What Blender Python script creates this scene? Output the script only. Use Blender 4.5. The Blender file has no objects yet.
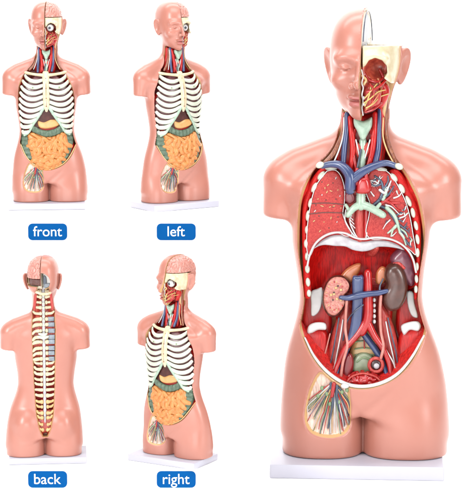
import bpy, math, random
import numpy as np
from mathutils import Vector, Matrix

# ------------------------------------------------------------------ scene, camera, light
S = bpy.context.scene
C = S.collection
U = 0.002                       # one modelling unit in metres
PITCH = math.radians(8.5)
DIST = 2000.0
HZ = 226.5                      # height the camera looks at
cp, sp = math.cos(PITCH), math.sin(PITCH)
cam_pos = np.array([0.0, -DIST * cp, HZ + DIST * sp])
cam_d = bpy.data.cameras.new('camera')
cam = bpy.data.objects.new('camera', cam_d)
C.objects.link(cam)
cam.location = [c * U for c in cam_pos]
cam.rotation_euler = (math.pi / 2 - PITCH, 0, 0)
cam_d.sensor_fit = 'VERTICAL'
cam_d.angle = 2 * math.atan(244 / DIST)
cam_d.clip_start = 0.05
cam_d.clip_end = 60
S.camera = cam

S.world = bpy.data.worlds.new('World')
S.world.use_nodes = True
bg = S.world.node_tree.nodes['Background']
bg.inputs[0].default_value = (1, 1, 1, 1)
bg.inputs[1].default_value = 0.42
S.view_settings.view_transform = 'Standard'
S.view_settings.look = 'None'
S.view_settings.exposure = 0.0
S.view_settings.gamma = 1.0


def softbox(name, loc, aim, sx, sy, power, col=(1, 1, 1)):
    l = bpy.data.lights.new(name, 'AREA')
    l.shape = 'RECTANGLE'
    l.size, l.size_y, l.energy, l.color = sx, sy, power, col
    o = bpy.data.objects.new(name, l)
    o.location = loc
    o.rotation_euler = (Vector(aim) - Vector(loc)).to_track_quat('-Z', 'Y').to_euler()
    C.objects.link(o)


softbox('softbox_key', (-2.3, -2.6, 1.6), (0.0, 0, 0.5), 0.8, 1.6, 92)
softbox('softbox_fill', (2.4, -2.4, 1.3), (0.0, 0, 0.5), 0.7, 1.6, 68)
softbox('softbox_top', (0.0, -1.5, 2.8), (0.0, 0.0, 0.3), 2.4, 1.2, 66)
softbox('added_low_light', (-0.35, -2.6, 0.35), (-0.25, -0.1, 0.1), 1.4, 0.4, 16)  # lamp added near the floor to whiten the grey lower stand front
softbox('added_backdrop_light', (0.0, 0.5, 3.2), (0.0, 2.2, 0.4), 5.0, 0.8, 150)  # extra lamp added to burn the sweep out to pure white

# ------------------------------------------------------------------ numeric helpers
def smin(a, b, k):
    h = np.clip(0.5 + 0.5 * (b - a) / k, 0, 1)
    return b + (a - b) * h - k * h * (1 - h)


def smax(a, b, k):
    return -smin(-a, -b, k)


def ell(x, y, z, c, r):
    q = np.sqrt(((x - c[0]) / r[0]) ** 2 + ((y - c[1]) / r[1]) ** 2 + ((z - c[2]) / r[2]) ** 2)
    g = np.sqrt(((x - c[0]) / r[0] ** 2) ** 2 + ((y - c[1]) / r[1] ** 2) ** 2 + ((z - c[2]) / r[2] ** 2) ** 2) + 1e-6
    return q * (q - 1) / g


def cap(x, y, z, a, b, ra, rb):
    ax, ay, az = a
    d = np.array(b, float) - np.array(a, float)
    L = (d ** 2).sum()
    t = np.clip(((x - ax) * d[0] + (y - ay) * d[1] + (z - az) * d[2]) / L, 0, 1)
    return np.sqrt((x - ax - t * d[0]) ** 2 + (y - ay - t * d[1]) ** 2 + (z - az - t * d[2]) ** 2) - (ra + (rb - ra) * t)


def poly_sdf(pts, X, Z):
    P_ = np.asarray(pts, np.float32)
    n = len(P_)
    d = np.full(X.shape, 1e9, np.float32)
    s = np.zeros(X.shape, bool)
    for i in range(n):
        a, b = P_[i], P_[(i + 1) % n]
        e = b - a
        L = float(e @ e) + 1e-9
        t = np.clip(((X - a[0]) * e[0] + (Z - a[1]) * e[1]) / L, 0, 1)
        d = np.minimum(d, (X - a[0] - t * e[0]) ** 2 + (Z - a[1] - t * e[1]) ** 2)
        c = (a[1] > Z) != (b[1] > Z)
        with np.errstate(divide='ignore', invalid='ignore'):
            xi = (b[0] - a[0]) * (Z - a[1]) / (b[1] - a[1] + 1e-12) + a[0]
        s ^= c & (X < xi)
    d = np.sqrt(d)
    return np.where(s, -d, d)


def spline(pts, n=6, closed=False):
    p = [np.array(q, float) for q in pts]
    out = []
    m = len(p)
    rng = range(m) if closed else range(m - 1)
    for i in rng:
        p0 = p[(i - 1) % m] if closed or i > 0 else 2 * p[0] - p[1]
        p1, p2 = p[i], p[(i + 1) % m]
        p3 = p[(i + 2) % m] if closed or i + 2 < m else 2 * p[-1] - p[-2]
        for k in range(n):
            t = k / n
            out.append(0.5 * ((2 * p1) + (-p0 + p2) * t + (2 * p0 - 5 * p1 + 4 * p2 - p3) * t * t + (-p0 + 3 * p1 - 3 * p2 + p3) * t ** 3))
    if not closed:
        out.append(p[-1])
    return out


def surface_nets(V, org, h):
    s = V < 0
    nx, ny, nz = V.shape
    cnt = np.zeros((nx - 1, ny - 1, nz - 1), np.int8)
    offs = [(i, j, k) for i in (0, 1) for j in (0, 1) for k in (0, 1)]
    for (i, j, k) in offs:
        cnt += s[i:nx - 1 + i, j:ny - 1 + j, k:nz - 1 + k]
    act = (cnt > 0) & (cnt < 8)
    I, J, K = np.nonzero(act)
    idx = np.full(act.shape, -1, np.int64)
    idx[I, J, K] = np.arange(len(I))
    val = {o: V[I + o[0], J + o[1], K + o[2]] for o in offs}
    acc = np.zeros((len(I), 3)); n = np.zeros(len(I))
    for a in offs:
        for ax in range(3):
            if a[ax] == 0:
                b = list(a); b[ax] = 1; b = tuple(b)
                va, vb = val[a], val[b]
                m = (va < 0) != (vb < 0)
                t = np.where(m, va / np.where(m, va - vb, 1), 0)
                p = np.zeros((len(I), 3))
                for q in range(3):
                    p[:, q] = a[q]
                p[:, ax] += t
                acc += p * m[:, None]; n += m
    pos = acc / n[:, None] + np.stack([I, J, K], 1)
    verts = pos * h + np.array(org)
    faces = []
    for ax in range(3):
        sl0 = [slice(None)] * 3; sl1 = [slice(None)] * 3
        sl0[ax] = slice(0, -1); sl1[ax] = slice(1, None)
        ch = s[tuple(sl0)] != s[tuple(sl1)]
        u, v = (ax + 1) % 3, (ax + 2) % 3
        lim = [slice(None)] * 3
        lim[u] = slice(1, -1); lim[v] = slice(1, -1)
        E = np.array(np.nonzero(ch[tuple(lim)])).T
        E[:, u] += 1; E[:, v] += 1
        neg = s[E[:, 0], E[:, 1], E[:, 2]]
        def g(du, dv):
            q = E.copy(); q[:, u] -= du; q[:, v] -= dv
            return idx[q[:, 0], q[:, 1], q[:, 2]]
        f = np.stack([g(1, 1), g(0, 1), g(0, 0), g(1, 0)], 1)
        f[~neg] = f[~neg][:, ::-1]
        faces.append(f)
    F = np.concatenate(faces)
    F = F[(F >= 0).all(1)]
    return verts, F


def np_mesh(name, V, F, mat, parent=None, attrs=None):
    me = bpy.data.meshes.new(name)
    me.vertices.add(len(V)); me.loops.add(F.size); me.polygons.add(len(F))
    me.vertices.foreach_set('co', (np.asarray(V, np.float32) * U).ravel())
    me.loops.foreach_set('vertex_index', F.ravel().astype(np.int32))
    me.polygons.foreach_set('loop_start', np.arange(0, F.size, F.shape[1], dtype=np.int32))
    me.polygons.foreach_set('loop_total', np.full(len(F), F.shape[1], np.int32))
    me.update(calc_edges=True)
    me.polygons.foreach_set('use_smooth', np.ones(len(F), bool))
    for k, v in (attrs or {}).items():
        if v.ndim == 1:
            a = me.attributes.new(k, 'FLOAT', 'POINT'); a.data.foreach_set('value', v.astype(np.float32))
        else:
            a = me.attributes.new(k, 'FLOAT_COLOR', 'POINT')
            a.data.foreach_set('color', np.concatenate([v, np.ones((len(v), 1))], 1).astype(np.float32).ravel())
    me.materials.append(mat)
    o = bpy.data.objects.new(name, me)
    C.objects.link(o)
    o.parent = parent
    return o


def relax(V, F, it=2, lam=0.5):
    n = len(V)
    e = np.concatenate([F[:, [0, 1]], F[:, [1, 2]], F[:, [2, 3]], F[:, [3, 0]]])
    e = np.concatenate([e, e[:, ::-1]])
    deg = np.bincount(e[:, 0], minlength=n).astype(float)
    V = V.copy()
    for k in range(it):
        for l in (lam, -lam * 1.04):
            s_ = np.stack([np.bincount(e[:, 0], weights=V[e[:, 1], q], minlength=n) for q in range(3)], 1)
            V += l * (s_ / deg[:, None] - V)
    return V


def sample(A, org, h, V):
    q = (V - np.array(org)) / h
    q = np.clip(q, 0, np.array(A.shape) - 1.001)
    i = q.astype(int); f = q - i
    r = 0
    for a in (0, 1):
        for b in (0, 1):
            for c in (0, 1):
                w = (f[:, 0] if a else 1 - f[:, 0]) * (f[:, 1] if b else 1 - f[:, 1]) * (f[:, 2] if c else 1 - f[:, 2])
                r = r + w * A[i[:, 0] + a, i[:, 1] + b, i[:, 2] + c]
    return r


def grid(lo, hi, h):
    ax = [np.arange(lo[k], hi[k] + h, h, dtype=np.float32) for k in range(3)]
    return np.meshgrid(*ax, indexing='ij')


# pixel of the large torso -> point of its own space on the plane y = Y
BIG_X = 129.0
BIG_ROT = math.radians(-3.7)


def P(px, py, Y):
    d = np.array([px - 232, 0.0, 0.0])
    up = np.array([0, sp, cp]); fw = np.array([0, cp, -sp])
    ray = d + up * (244 - py) + fw * DIST
    c, s = math.cos(-BIG_ROT), math.sin(-BIG_ROT)
    def loc(v, t):
        x, y = v[0] - t, v[1]
        return np.array([c * x - s * y, s * x + c * y, v[2]])
    o = loc(cam_pos, BIG_X); r = loc(ray, 0)
    k = (Y - o[1]) / r[1]
    q = o + r * k
    return np.array([q[0], Y, q[2]])


# ------------------------------------------------------------------ the body as an implicit surface
ROWS = [  # py, left, right, front, back, exponent
    (457, 284, 447, -33, 36, 2.4), (430, 281, 448, -34, 38, 2.4), (400, 281, 448, -37, 40, 2.3), (380, 283, 446, -40, 38, 2.3),
    (360, 285, 442, -41, 35, 2.3), (345, 288, 438, -41, 32, 2.3), (325, 294, 430, -40, 29, 2.3), (310, 298, 425, -39, 28, 2.3),
    (295, 300, 422, -39, 28, 2.3), (270, 297, 424, -41, 31, 2.3), (240, 292, 429, -44, 36, 2.3), (222, 292, 431, -45, 39, 2.3),
    (205, 292, 431, -44, 41, 2.3), (190, 294, 428, -40, 42, 2.3), (175, 303, 420, -33, 40, 2.3), (162, 315, 408, -25, 36, 2.2),
    (150, 328, 397, -18, 32, 2.1), (140, 336, 391, -15, 30, 2.0), (125, 340, 390, -16, 29, 2.0), (105, 342, 390, -17, 29, 2.0),
    (85, 344, 388, -17, 29, 2.0), (70, 346, 386, -15, 27, 2.0)]
_z, _w, _xc, _f, _b, _n = [], [], [], [], [], []
for (py, l, r, f, b, n) in ROWS:
    a, c_ = P(l, py, 0), P(r, py, 0)
    _z.append(a[2]); _w.append((c_[0] - a[0]) / 2); _xc.append((c_[0] + a[0]) / 2); _f.append(f); _b.append(b); _n.append(n)
ZT = np.arange(-10, 500, 1.0)


def _tab(v):
    t = np.interp(ZT, _z, v)
    k = np.exp(-0.5 * (np.arange(-15, 16) / 5.0) ** 2); k /= k.sum()
    return np.convolve(np.pad(t, 15, mode='edge'), k, 'valid')


TW, TX, TF, TB, TN = _tab(_w), _tab(_xc), _tab(_f), _tab(_b), _tab(_n)
ZB = 14.0                                  # top of the base plate
Zs = lambda py, Y=0: float(P(361, py, Y)[2])
ZCROTCH = Zs(417, -30)
ZTOP, ZCHIN, ZEYE, ZNOSE, ZMOUTH, ZEAR = Zs(7, 6), Zs(122, -38), Zs(68, -42), Zs(87, -54), Zs(101, -46), Zs(67, 6)
ZARM = Zs(219, 0)
ZCUT = Zs(44.5, -20)
HX, HY, HROT = 3.5, 6.0, math.radians(-6.5)


def row(z):
    return [np.interp(z, ZT, t).astype(np.float32) for t in (TW, TX, TF, TB, TN)]


def front(x, z):
    w, xc, f, b, n = [float(v) for v in row(np.array([z]))]
    yc, d = (f + b) / 2, (b - f) / 2
    q = min(abs(x - xc) / w, 0.985)
    return yc - d * (1 - q ** n) ** (1 / n)


def back(x, z):
    w, xc, f, b, n = [float(v) for v in row(np.array([z]))]
    yc, d = (f + b) / 2, (b - f) / 2
    q = min(abs(x - xc) / w, 0.985)
    return yc + d * (1 - q ** n) ** (1 / n)


def PS(px, py, off=0.0):
    Y = -35.0
    for _ in range(6):
        q = P(px, py, Y)
        Y = 0.5 * Y + 0.5 * (front(q[0], q[2]) + off)
    return P(px, py, Y)


def sellip(x, y, w, d, n):
    a, b = np.abs(x) / w + 1e-4, np.abs(y) / d + 1e-4
    g = (a ** n + b ** n) ** (1 / n)
    gx = (a / g) ** (n - 1) / w; gy = (b / g) ** (n - 1) / d
    return (g - 1) / np.sqrt(gx ** 2 + gy ** 2)


def head_d(x, y, z):
    c, s = math.cos(-HROT), math.sin(-HROT)
    X = c * (x - HX) - s * (y - HY); Y = s * (x - HX) + c * (y - HY) + HY
    A = np.abs(X)
    zc = ZTOP - 44
    e3 = ((A / 35.5) ** 2.5 + (np.abs(Y - 7) / 46) ** 2.5 + (np.abs(z - zc) / 44) ** 2.5 + 1e-9) ** (1 / 2.5)
    d = (e3 - 1) * 38.0
    d = smin(d, ell(X, Y, z, (0, -12, ZEYE - 12), (28.5, 30, 34)), 9)
    d = smin(d, ell(X, Y, z, (0, -9, ZCHIN + 25), (25.5, 26, 22)), 8)
    d = smin(d, ell(X, Y, z, (0, -29, ZCHIN + 9.5), (11.5, 11.5, 9)), 9)
    d = smin(d, ell(A, Y, z, (21.5, -26, ZEYE - 13), (9, 10, 8)), 7)         # cheek bones
    d = smin(d, ell(X, Y, z, (0, -37, ZMOUTH + 1), (11, 9, 10)), 7)         # muzzle
    d = smin(d, ell(A, Y, z, (13, -33.5, ZEYE + 9), (14, 7.5, 6)), 9)    # brow
    d = smax(d, -ell(A, Y, z, (15.5, -44.5, ZEYE + 0.5), (9, 7.5, 6)), 6)   # sockets
    d = smin(d, ell(A, Y, z, (15.5, -29.5, ZEYE - 0.5), (8.0, 9.0, 6.2)), 2)   # lids
    lid = (z - (ZEYE - 2.6 + 0.035 * (A - 15.5) ** 2))
    d = d + 1.9 * np.exp(-(lid / 0.8) ** 2) * np.clip(1.3 - np.abs(A - 15.5) / 7, 0, 1) * (Y < -20)
    br = cap(X, Y, z, (0, -40, ZEYE + 6), (0, -51, ZNOSE + 3.5), 3.2, 4.8)
    d = smin(d, br, 4)
    d = smin(d, ell(X, Y, z, (0, -53, ZNOSE + 1.8), (5.6, 5.4, 4.8)), 4)
    d = smin(d, ell(A, Y, z, (7.6, -46, ZNOSE + 0.2), (3.8, 5.5, 4.0)), 2)
    d = smax(d, -ell(A, Y, z, (4.2, -49.5, ZNOSE - 3.6), (2.2, 3.4, 2.0)), 1)
    d = smin(d, ell(X, Y, z, (0, -41.5, ZMOUTH + 2.8), (13.5, 7, 3.2)), 2)
    d = smin(d, ell(X, Y, z, (0, -41.0, ZMOUTH - 3.4), (12, 7.4, 4.0)), 2)
    ml = z - (ZMOUTH + 0.012 * X * X - 0.2)
    d = d + 2.6 * np.exp(-(ml / 0.9) ** 2) * np.clip(1 - A / 14.5, 0, 1) ** .5 * (Y < -30)
    d = smax(d, -ell(X, Y, z, (0, -52, ZMOUTH - 9.5), (9, 7.5, 3)), 3)
    # ears
    ez = np.clip(1 + 0.015 * (z - ZEAR - 1), 0.7, 1.3)
    A0, A = A, A + 0.15 * (ZEAR + 6 - z) + 1.0
    e = ell(38.0 + (A - 38.0) / ez, 8 + (Y - 8) / ez, z, (38.0, 8, ZEAR + 1), (8.0, 10, 18.5))
    tilt = A - 0.62 * (Y - 4)
    e = smax(e, np.abs(tilt - 35.4) - 3.0, 1.5)
    e = smax(e, -ell(tilt, Y, z, (39.0, 7.5, ZEAR + 2), (3.0, 4.6, 9)), 1.5)
    d = smin(d, e, 1.5)
    return d


def body_d(x, y, z):
    w, xc, f, b, n = row(z)
    yc, hd = (f + b) / 2, (b - f) / 2
    d = sellip(x - xc, y - yc, w, hd, n)
    # shoulders and upper-arm stumps
    zsh = Zs(177)
    ax = np.abs(x - 0.5)
    t = cap(ax, y, z, (16, 12, Zs(160)), (73, 6, zsh), 20, 19)
    t = smin(t, cap(ax, y, z, (14, 12, Zs(148)), (62, 7, Zs(166)), 18, 17.5), 12)
    t = smin(t, ell(ax, y, z, (40, -2, Zs(188)), (40, 30, 20)), 10)
    arm = cap(ax, y, z, (77.5, 5, zsh - 5), (84, 4, ZARM - 20), 21, 15.5)
    arm = smax(arm, ZARM - z + 0.10 * (ax - 80), 5)
    t = smin(t, arm, 12)
    d = smin(d, t, 11)
    # pelvis ends at the crotch, two thighs below
    d = smax(d, ZCROTCH - 0.3 * np.abs(x - 1) - z, 8)
    for sx, lx, rx in ((-1, 282.5, 362.2), (1, 363.6, 447.5)):
        a, c_ = P(lx, 435, 0)[0], P(rx, 435, 0)[0]
        leg = sellip(x - (a + c_) / 2, y - 0.2, (c_ - a) / 2, 38.2, 2.35)
        leg = leg + 0.0045 * np.maximum(z - (ZCROTCH - 22), 0) ** 2
        d = smin(d, leg, 7)
        d = smin(d, ell(x, y, z, ((a + c_) / 2 - sx * 4, 15, ZCROTCH + 26), (31, 30, 38)), 8)
    # groin fold
    fold = cap(x, y, z, (3, -40, ZCROTCH + 2), (46, -44, ZCROTCH + 40), 2.2, .6)
    fold2 = cap(x, y, z, (-1, -40, ZCROTCH + 2), (-40, -44, ZCROTCH + 40), 2.5, 1.2)
    d = smax(d, -np.minimum(fold, fold2), 7)
    d = smax(d, ZB + 0.3 - z, 2.5)
    m = z > Zs(135)
    if m.any():
        k = np.nonzero(m.any(axis=(0, 1)))[0][0] if d.ndim == 3 else 0
        if d.ndim == 3:
            hd_ = head_d(x[:, :, k:], y[:, :, k:], z[:, :, k:])
            dd = d[:, :, k:]
            neck_lim = smax(dd, z[:, :, k:] - (ZTOP - 55), 6)
            d[:, :, k:] = smin(neck_lim, hd_, 7)
    return d


def outl(pts, off=0.0, n=4):
    q = [PS(a, b, off) for a, b in pts]
    return [(v[0], v[2]) for v in spline(q, n, True)]


def PSB(px, py, off=0.0):
    ys = np.linspace(-58, 0, 117)
    q0, q1 = P(px, py, -58.0), P(px, py, 0.0)
    prev = None
    for i, t in enumerate(np.linspace(0, 1, 117)):
        q = q0 + (q1 - q0) * t
        a = [np.full((1, 1, 1), v, np.float32) for v in q]
        if float(body_d(*a)[0, 0, 0]) < -off:
            return q
    return q1


OPEN = outl([(342, 108), (340, 122), (335, 142), (326, 156), (315, 165), (305, 182), (299, 202), (297, 225), (297, 250), (299, 275), (301, 297), (298, 318),
             (303, 340), (312, 358), (325, 374), (342, 386), (362, 390), (382, 386), (400, 376), (414, 360), (425, 338), (429, 318), (426, 297), (425, 275), (426, 250),
             (425, 225), (420, 200), (411, 180), (402, 166), (394, 155), (389, 142), (387, 125), (388, 108)])
PATCH = outl([(321, 371), (311, 384), (306, 400), (304, 418), (310, 431), (324, 437), (340, 437), (350, 430), (352, 412), (351, 396), (349, 386), (338, 384)])
LOW_BACK = ZTOP - 60


def yfloor(z):
    return np.interp(z, [Zs(395), Zs(370), Zs(330), Zs(260), Zs(200), Zs(165), Zs(140), Zs(110)], [8, 20, 22, 22, 20, 16, 4, 2])


H = 1.0
lo, hi = (-106, -62, 8), (106, 60, ZTOP + 6)
X, Y, Z = grid(lo, hi, H)
D0 = body_d(X, Y, Z)
D = D0.copy()
t_in = np.maximum(-D0, 0)
X2, Z2 = X[:, 0, :], Z[:, 0, :]
# chest and belly opening
pO = poly_sdf(OPEN, X2, Z2)[:, None, :]
_r = row(Z)
slope = np.interp(Z, [Zs(385), Zs(345), Zs(310)], [0.28, 0.34, 0.42])
carve = smax(pO + slope * np.minimum(t_in, 34), Y - yfloor(Z), 3)
carve = np.where(Z < Zs(160), smax(carve, np.maximum(5.2 - (_r[0] - np.abs(X - _r[1])), 5.2 - t_in - np.maximum(-8 - Y, 0)), 2), carve)
carve = np.maximum(carve, Z - ZCHIN + 1 - 0.4 * np.maximum(Y + 34, 0))
D = np.maximum(D, -carve)
# groin window
pG = poly_sdf(PATCH, X2, Z2)[:, None, :]
cg = smax(pG + 0.8 * t_in, np.where(Y < -5, -(D0 + 5.0), 50), 1)
D = np.maximum(D, -cg)
# half of the brain pan and half of the face are lifted off
c_, s_ = math.cos(-HROT), math.sin(-HROT)
HXg = c_ * (X - HX) - s_ * (Y - HY)
HYg = s_ * (X - HX) + c_ * (Y - HY) + HY
cA = np.minimum(np.maximum(-HXg - 0.2, ZCUT - 1.8 - Z), np.maximum(np.maximum(-HXg - 0.2, HXg - 33), np.maximum(12 - HYg, LOW_BACK - 4 - Z)))
cB = np.maximum(np.maximum(-HXg - 0.2, HYg + 1), Zs(128) - Z)
cB = np.maximum(cB, Z - ZCUT - 2)
cN = np.maximum(np.abs(X - 3) - 21.5 + 0.5 * np.maximum(t_in - 3, 0) * 0, np.maximum(Y - 3, np.maximum(Z - ZCHIN + 1 - 0.4 * np.maximum(Y + 34, 0), Zs(150) - Z)))
D = np.maximum(D, -smin(cA, cB, 0.5))
D = np.maximum(D, -cN)
# back: round window in the skull and the long spine channel
cW = np.maximum(np.maximum(HXg + 1.0, 22 - HYg), np.sqrt((HXg) ** 2 + (Z - (ZTOP - 53)) ** 2) - 20.5)
CH_Z = [60, 68, 80, 110, 180, 260, 300, 340, 356, 380, 396]
CH_W = [6, 10, 14, 20, 24, 26, 27, 25, 21, 17, 14]
pc = np.abs(X - 3) - np.interp(Z, CH_Z, CH_W)
cC = np.maximum(np.maximum(pc + 0.35 * t_in, 10 - Y), np.where(Y > 8, -(D0 + 11), 50))
cC = np.maximum(cC, np.maximum(60 - Z, Z - 398))
D = np.maximum(D, -np.minimum(cW, cC))
V, F = surface_nets(D, lo, H)
Vr = relax(V, F, 3)
tin = sample(-D0, lo, H, Vr)
inner = np.zeros((len(V), 3)); inner[:] = (0.48, 0.016, 0.013)
hz = Vr[:, 2]
hx = c_ * (Vr[:, 0] - HX) - s_ * (Vr[:, 1] - HY)
m = (hz > ZCUT - 4) & (Vr[:, 1] < 60); inner[m] = (0.24, 0.25, 0.27)
m = (sample(np.broadcast_to(pG, D.shape), lo, H, Vr) < 0.5) & (hz < Zs(364)) & (Vr[:, 1] < -10); inner[m] = (0.62, 0.44, 0.36)
tin = tin + 3.0 * (m & (tin > 4.2))
m = (Vr[:, 1] > 8) & (hz < LOW_BACK + 8); inner[m] = (0.45, 0.05, 0.03)
m = (Vr[:, 1] > 18) & (hz > LOW_BACK - 12) & (hx > -22); inner[m] = (0.72, 0.66, 0.52)
SKIN = (Vr, F, tin, inner)
del X, Y, Z, D, D0, t_in, cA, cB, cN, cW, cC, carve, cg, HXg, HYg

# ------------------------------------------------------------------ materials
EXPO = 0.55     # the photograph is exposed bright, so real colours are darker than the pictured ones


def lin(c):
    return tuple(EXPO * ((v / 255) / 12.92 if v / 255 <= 0.04045 else ((v / 255 + 0.055) / 1.055) ** 2.4) for v in c)


MATS = {}


def mat(name, rgb, rough=0.32, rgb2=None, kind='mottle', scale=1.0, bump=0.0, amt=0.5, coat=0.35, k_=1.0):
    """rgb / rgb2 as seen in a picture; kind: mottle | fibre | specks | plain"""
    if name in MATS:
        return MATS[name]
    m = bpy.data.materials.new(name); m.use_nodes = True
    nt = m.node_tree; N = nt.nodes; L = nt.links
    b = N['Principled BSDF']
    b.inputs['Roughness'].default_value = rough
    b.inputs['Coat Weight'].default_value = coat
    b.inputs['Coat Roughness'].default_value = 0.22
    a = tuple(v * k_ for v in lin(rgb)); b2 = tuple(v * k_ for v in lin(rgb2)) if rgb2 else tuple(v * 0.72 for v in a)
    _ = lin(rgb2) if rgb2 else tuple(v * 0.72 for v in a)
    tc = N.new('ShaderNodeTexCoord'); mp = N.new('ShaderNodeMapping')
    L.new(tc.outputs['Object'], mp.inputs[0])
    k = 500.0 * scale
    mp.inputs['Scale'].default_value = (k, k, k * (0.13 if kind == 'fibre' else 1))
    nz = N.new('ShaderNodeTexNoise')
    nz.inputs['Scale'].default_value = {'mottle': 0.16, 'fibre': 0.9, 'specks': 0.55, 'plain': 0.05}[kind]
    nz.inputs['Detail'].default_value = 5
    L.new(mp.outputs[0], nz.inputs[0])
    rp = N.new('ShaderNodeValToRGB')
    lo_, hi_ = {'mottle': (0.35, 0.68), 'fibre': (0.38, 0.62), 'specks': (0.60, 0.66), 'plain': (0.2, 0.8)}[kind]
    rp.color_ramp.elements[0].position, rp.color_ramp.elements[1].position = lo_, hi_
    L.new(nz.outputs['Fac'], rp.inputs[0])
    mx = N.new('ShaderNodeMix'); mx.data_type = 'RGBA'
    mx.inputs['A'].default_value = (*a, 1); mx.inputs['B'].default_value = (*b2, 1)
    ml = N.new('ShaderNodeMath'); ml.operation = 'MULTIPLY'; ml.inputs[1].default_value = amt
    L.new(rp.outputs[0], ml.inputs[0]); L.new(ml.outputs[0], mx.inputs['Factor'])
    L.new(mx.outputs['Result'], b.inputs['Base Color'])
    if bump:
        bp = N.new('ShaderNodeBump'); bp.inputs['Strength'].default_value = bump; bp.inputs['Distance'].default_value = 0.0012
        L.new(nz.outputs['Fac'], bp.inputs['Height']); L.new(bp.outputs[0], b.inputs['Normal'])
    MATS[name] = m
    return m


def skin_material():
    m = bpy.data.materials.new('painted_skin'); m.use_nodes = True
    N, L = m.node_tree.nodes, m.node_tree.links
    b = N['Principled BSDF']
    b.inputs['Coat Weight'].default_value = 0.25; b.inputs['Coat Roughness'].default_value = 0.25
    tc = N.new('ShaderNodeTexCoord'); mp = N.new('ShaderNodeMapping'); mp.inputs['Scale'].default_value = (500, 500, 500)
    L.new(tc.outputs['Object'], mp.inputs[0])
    nz = N.new('ShaderNodeTexNoise'); nz.inputs['Scale'].default_value = 0.025; nz.inputs['Detail'].default_value = 6
    L.new(mp.outputs[0], nz.inputs[0])
    mx = N.new('ShaderNodeMix'); mx.data_type = 'RGBA'
    mx.inputs['A'].default_value = (*lin((213, 141, 123)), 1); mx.inputs['B'].default_value = (*lin((202, 128, 110)), 1)
    L.new(nz.outputs['Fac'], mx.inputs['Factor'])
    # lips are painted a darker rose
    sx = N.new('ShaderNodeSeparateXYZ'); L.new(tc.outputs['Object'], sx.inputs[0])
    def dist_mask(axis, c, w):
        a = N.new('ShaderNodeMath'); a.operation = 'SUBTRACT'; L.new(sx.outputs[axis], a.inputs[0]); a.inputs[1].default_value = c
        q = N.new('ShaderNodeMath'); q.operation = 'ABSOLUTE'; L.new(a.outputs[0], q.inputs[0])
        r = N.new('ShaderNodeMapRange'); L.new(q.outputs[0], r.inputs[0])
        r.inputs[1].default_value = w; r.inputs[2].default_value = w * 0.75; r.inputs[3].default_value = 0; r.inputs[4].default_value = 1
        return r
    mz = dist_mask('Z', (ZMOUTH - 0.6) * U, 5.2 * U); mxx = dist_mask('X', -2 * U, 13 * U)
    yy = N.new('ShaderNodeMath'); yy.operation = 'LESS_THAN'; L.new(sx.outputs['Y'], yy.inputs[0]); yy.inputs[1].default_value = -41.5 * U
    p1 = N.new('ShaderNodeMath'); p1.operation = 'MULTIPLY'; L.new(mz.outputs[0], p1.inputs[0]); L.new(mxx.outputs[0], p1.inputs[1])
    p2 = N.new('ShaderNodeMath'); p2.operation = 'MULTIPLY'; L.new(p1.outputs[0], p2.inputs[0]); L.new(yy.outputs[0], p2.inputs[1])
    p3 = N.new('ShaderNodeMath'); p3.operation = 'MULTIPLY'; L.new(p2.outputs[0], p3.inputs[0]); p3.inputs[1].default_value = 0.6
    ml = N.new('ShaderNodeMix'); ml.data_type = 'RGBA'; L.new(mx.outputs['Result'], ml.inputs['A']); ml.inputs['B'].default_value = (*lin((186, 84, 90)), 1)
    L.new(p3.outputs[0], ml.inputs['Factor'])
    at = N.new('ShaderNodeAttribute'); at.attribute_name = 'under_skin'
    ai = N.new('ShaderNodeAttribute'); ai.attribute_name = 'inner'
    def step(v):
        r = N.new('ShaderNodeMapRange'); L.new(at.outputs['Fac'], r.inputs[0])
        r.inputs[1].default_value = v - 0.25; r.inputs[2].default_value = v + 0.25
        return r
    s1 = step(1.0); s2 = step(6.0)
    # streaky muscle colour for the deep cut faces
    mp2 = N.new('ShaderNodeMapping'); mp2.inputs['Scale'].default_value = (500, 500, 90); L.new(tc.outputs['Object'], mp2.inputs[0])
    n2 = N.new('ShaderNodeTexNoise'); n2.inputs['Scale'].default_value = 0.6; n2.inputs['Detail'].default_value = 6; L.new(mp2.outputs[0], n2.inputs[0])
    r2 = N.new('ShaderNodeMapRange'); r2.inputs[1].default_value = 0.3; r2.inputs[2].default_value = 0.7; r2.inputs[3].default_value = 0.55; r2.inputs[4].default_value = 1.25
    L.new(n2.outputs['Fac'], r2.inputs[0])
    mi = N.new('ShaderNodeVectorMath'); mi.operation = 'SCALE'; L.new(ai.outputs['Color'], mi.inputs[0]); L.new(r2.outputs[0], mi.inputs['Scale'])
    m1 = N.new('ShaderNodeMix'); m1.data_type = 'RGBA'; m1.inputs['A'].default_value = (*lin((238, 190, 132)), 1)
    L.new(mi.outputs[0], m1.inputs['B']); L.new(s2.outputs[0], m1.inputs['Factor'])
    m2 = N.new('ShaderNodeMix'); m2.data_type = 'RGBA'; L.new(ml.outputs['Result'], m2.inputs['A']); L.new(m1.outputs['Result'], m2.inputs['B'])
    L.new(s1.outputs[0], m2.inputs['Factor'])
    L.new(m2.outputs['Result'], b.inputs['Base Color'])
    rr = N.new('ShaderNodeMapRange'); L.new(nz.outputs['Fac'], rr.inputs[0]); rr.inputs[3].default_value = 0.30; rr.inputs[4].default_value = 0.42
    L.new(rr.outputs[0], b.inputs['Roughness'])
    bp = N.new('ShaderNodeBump'); bp.inputs['Distance'].default_value = 0.001
    bm_ = N.new('ShaderNodeMath'); bm_.operation = 'MULTIPLY'; L.new(n2.outputs['Fac'], bm_.inputs[0]); L.new(s2.outputs[0], bm_.inputs[1])
    L.new(bm_.outputs[0], bp.inputs['Height']); bp.inputs['Strength'].default_value = 0.5
    L.new(bp.outputs[0], b.inputs['Normal'])
    return m


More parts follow.
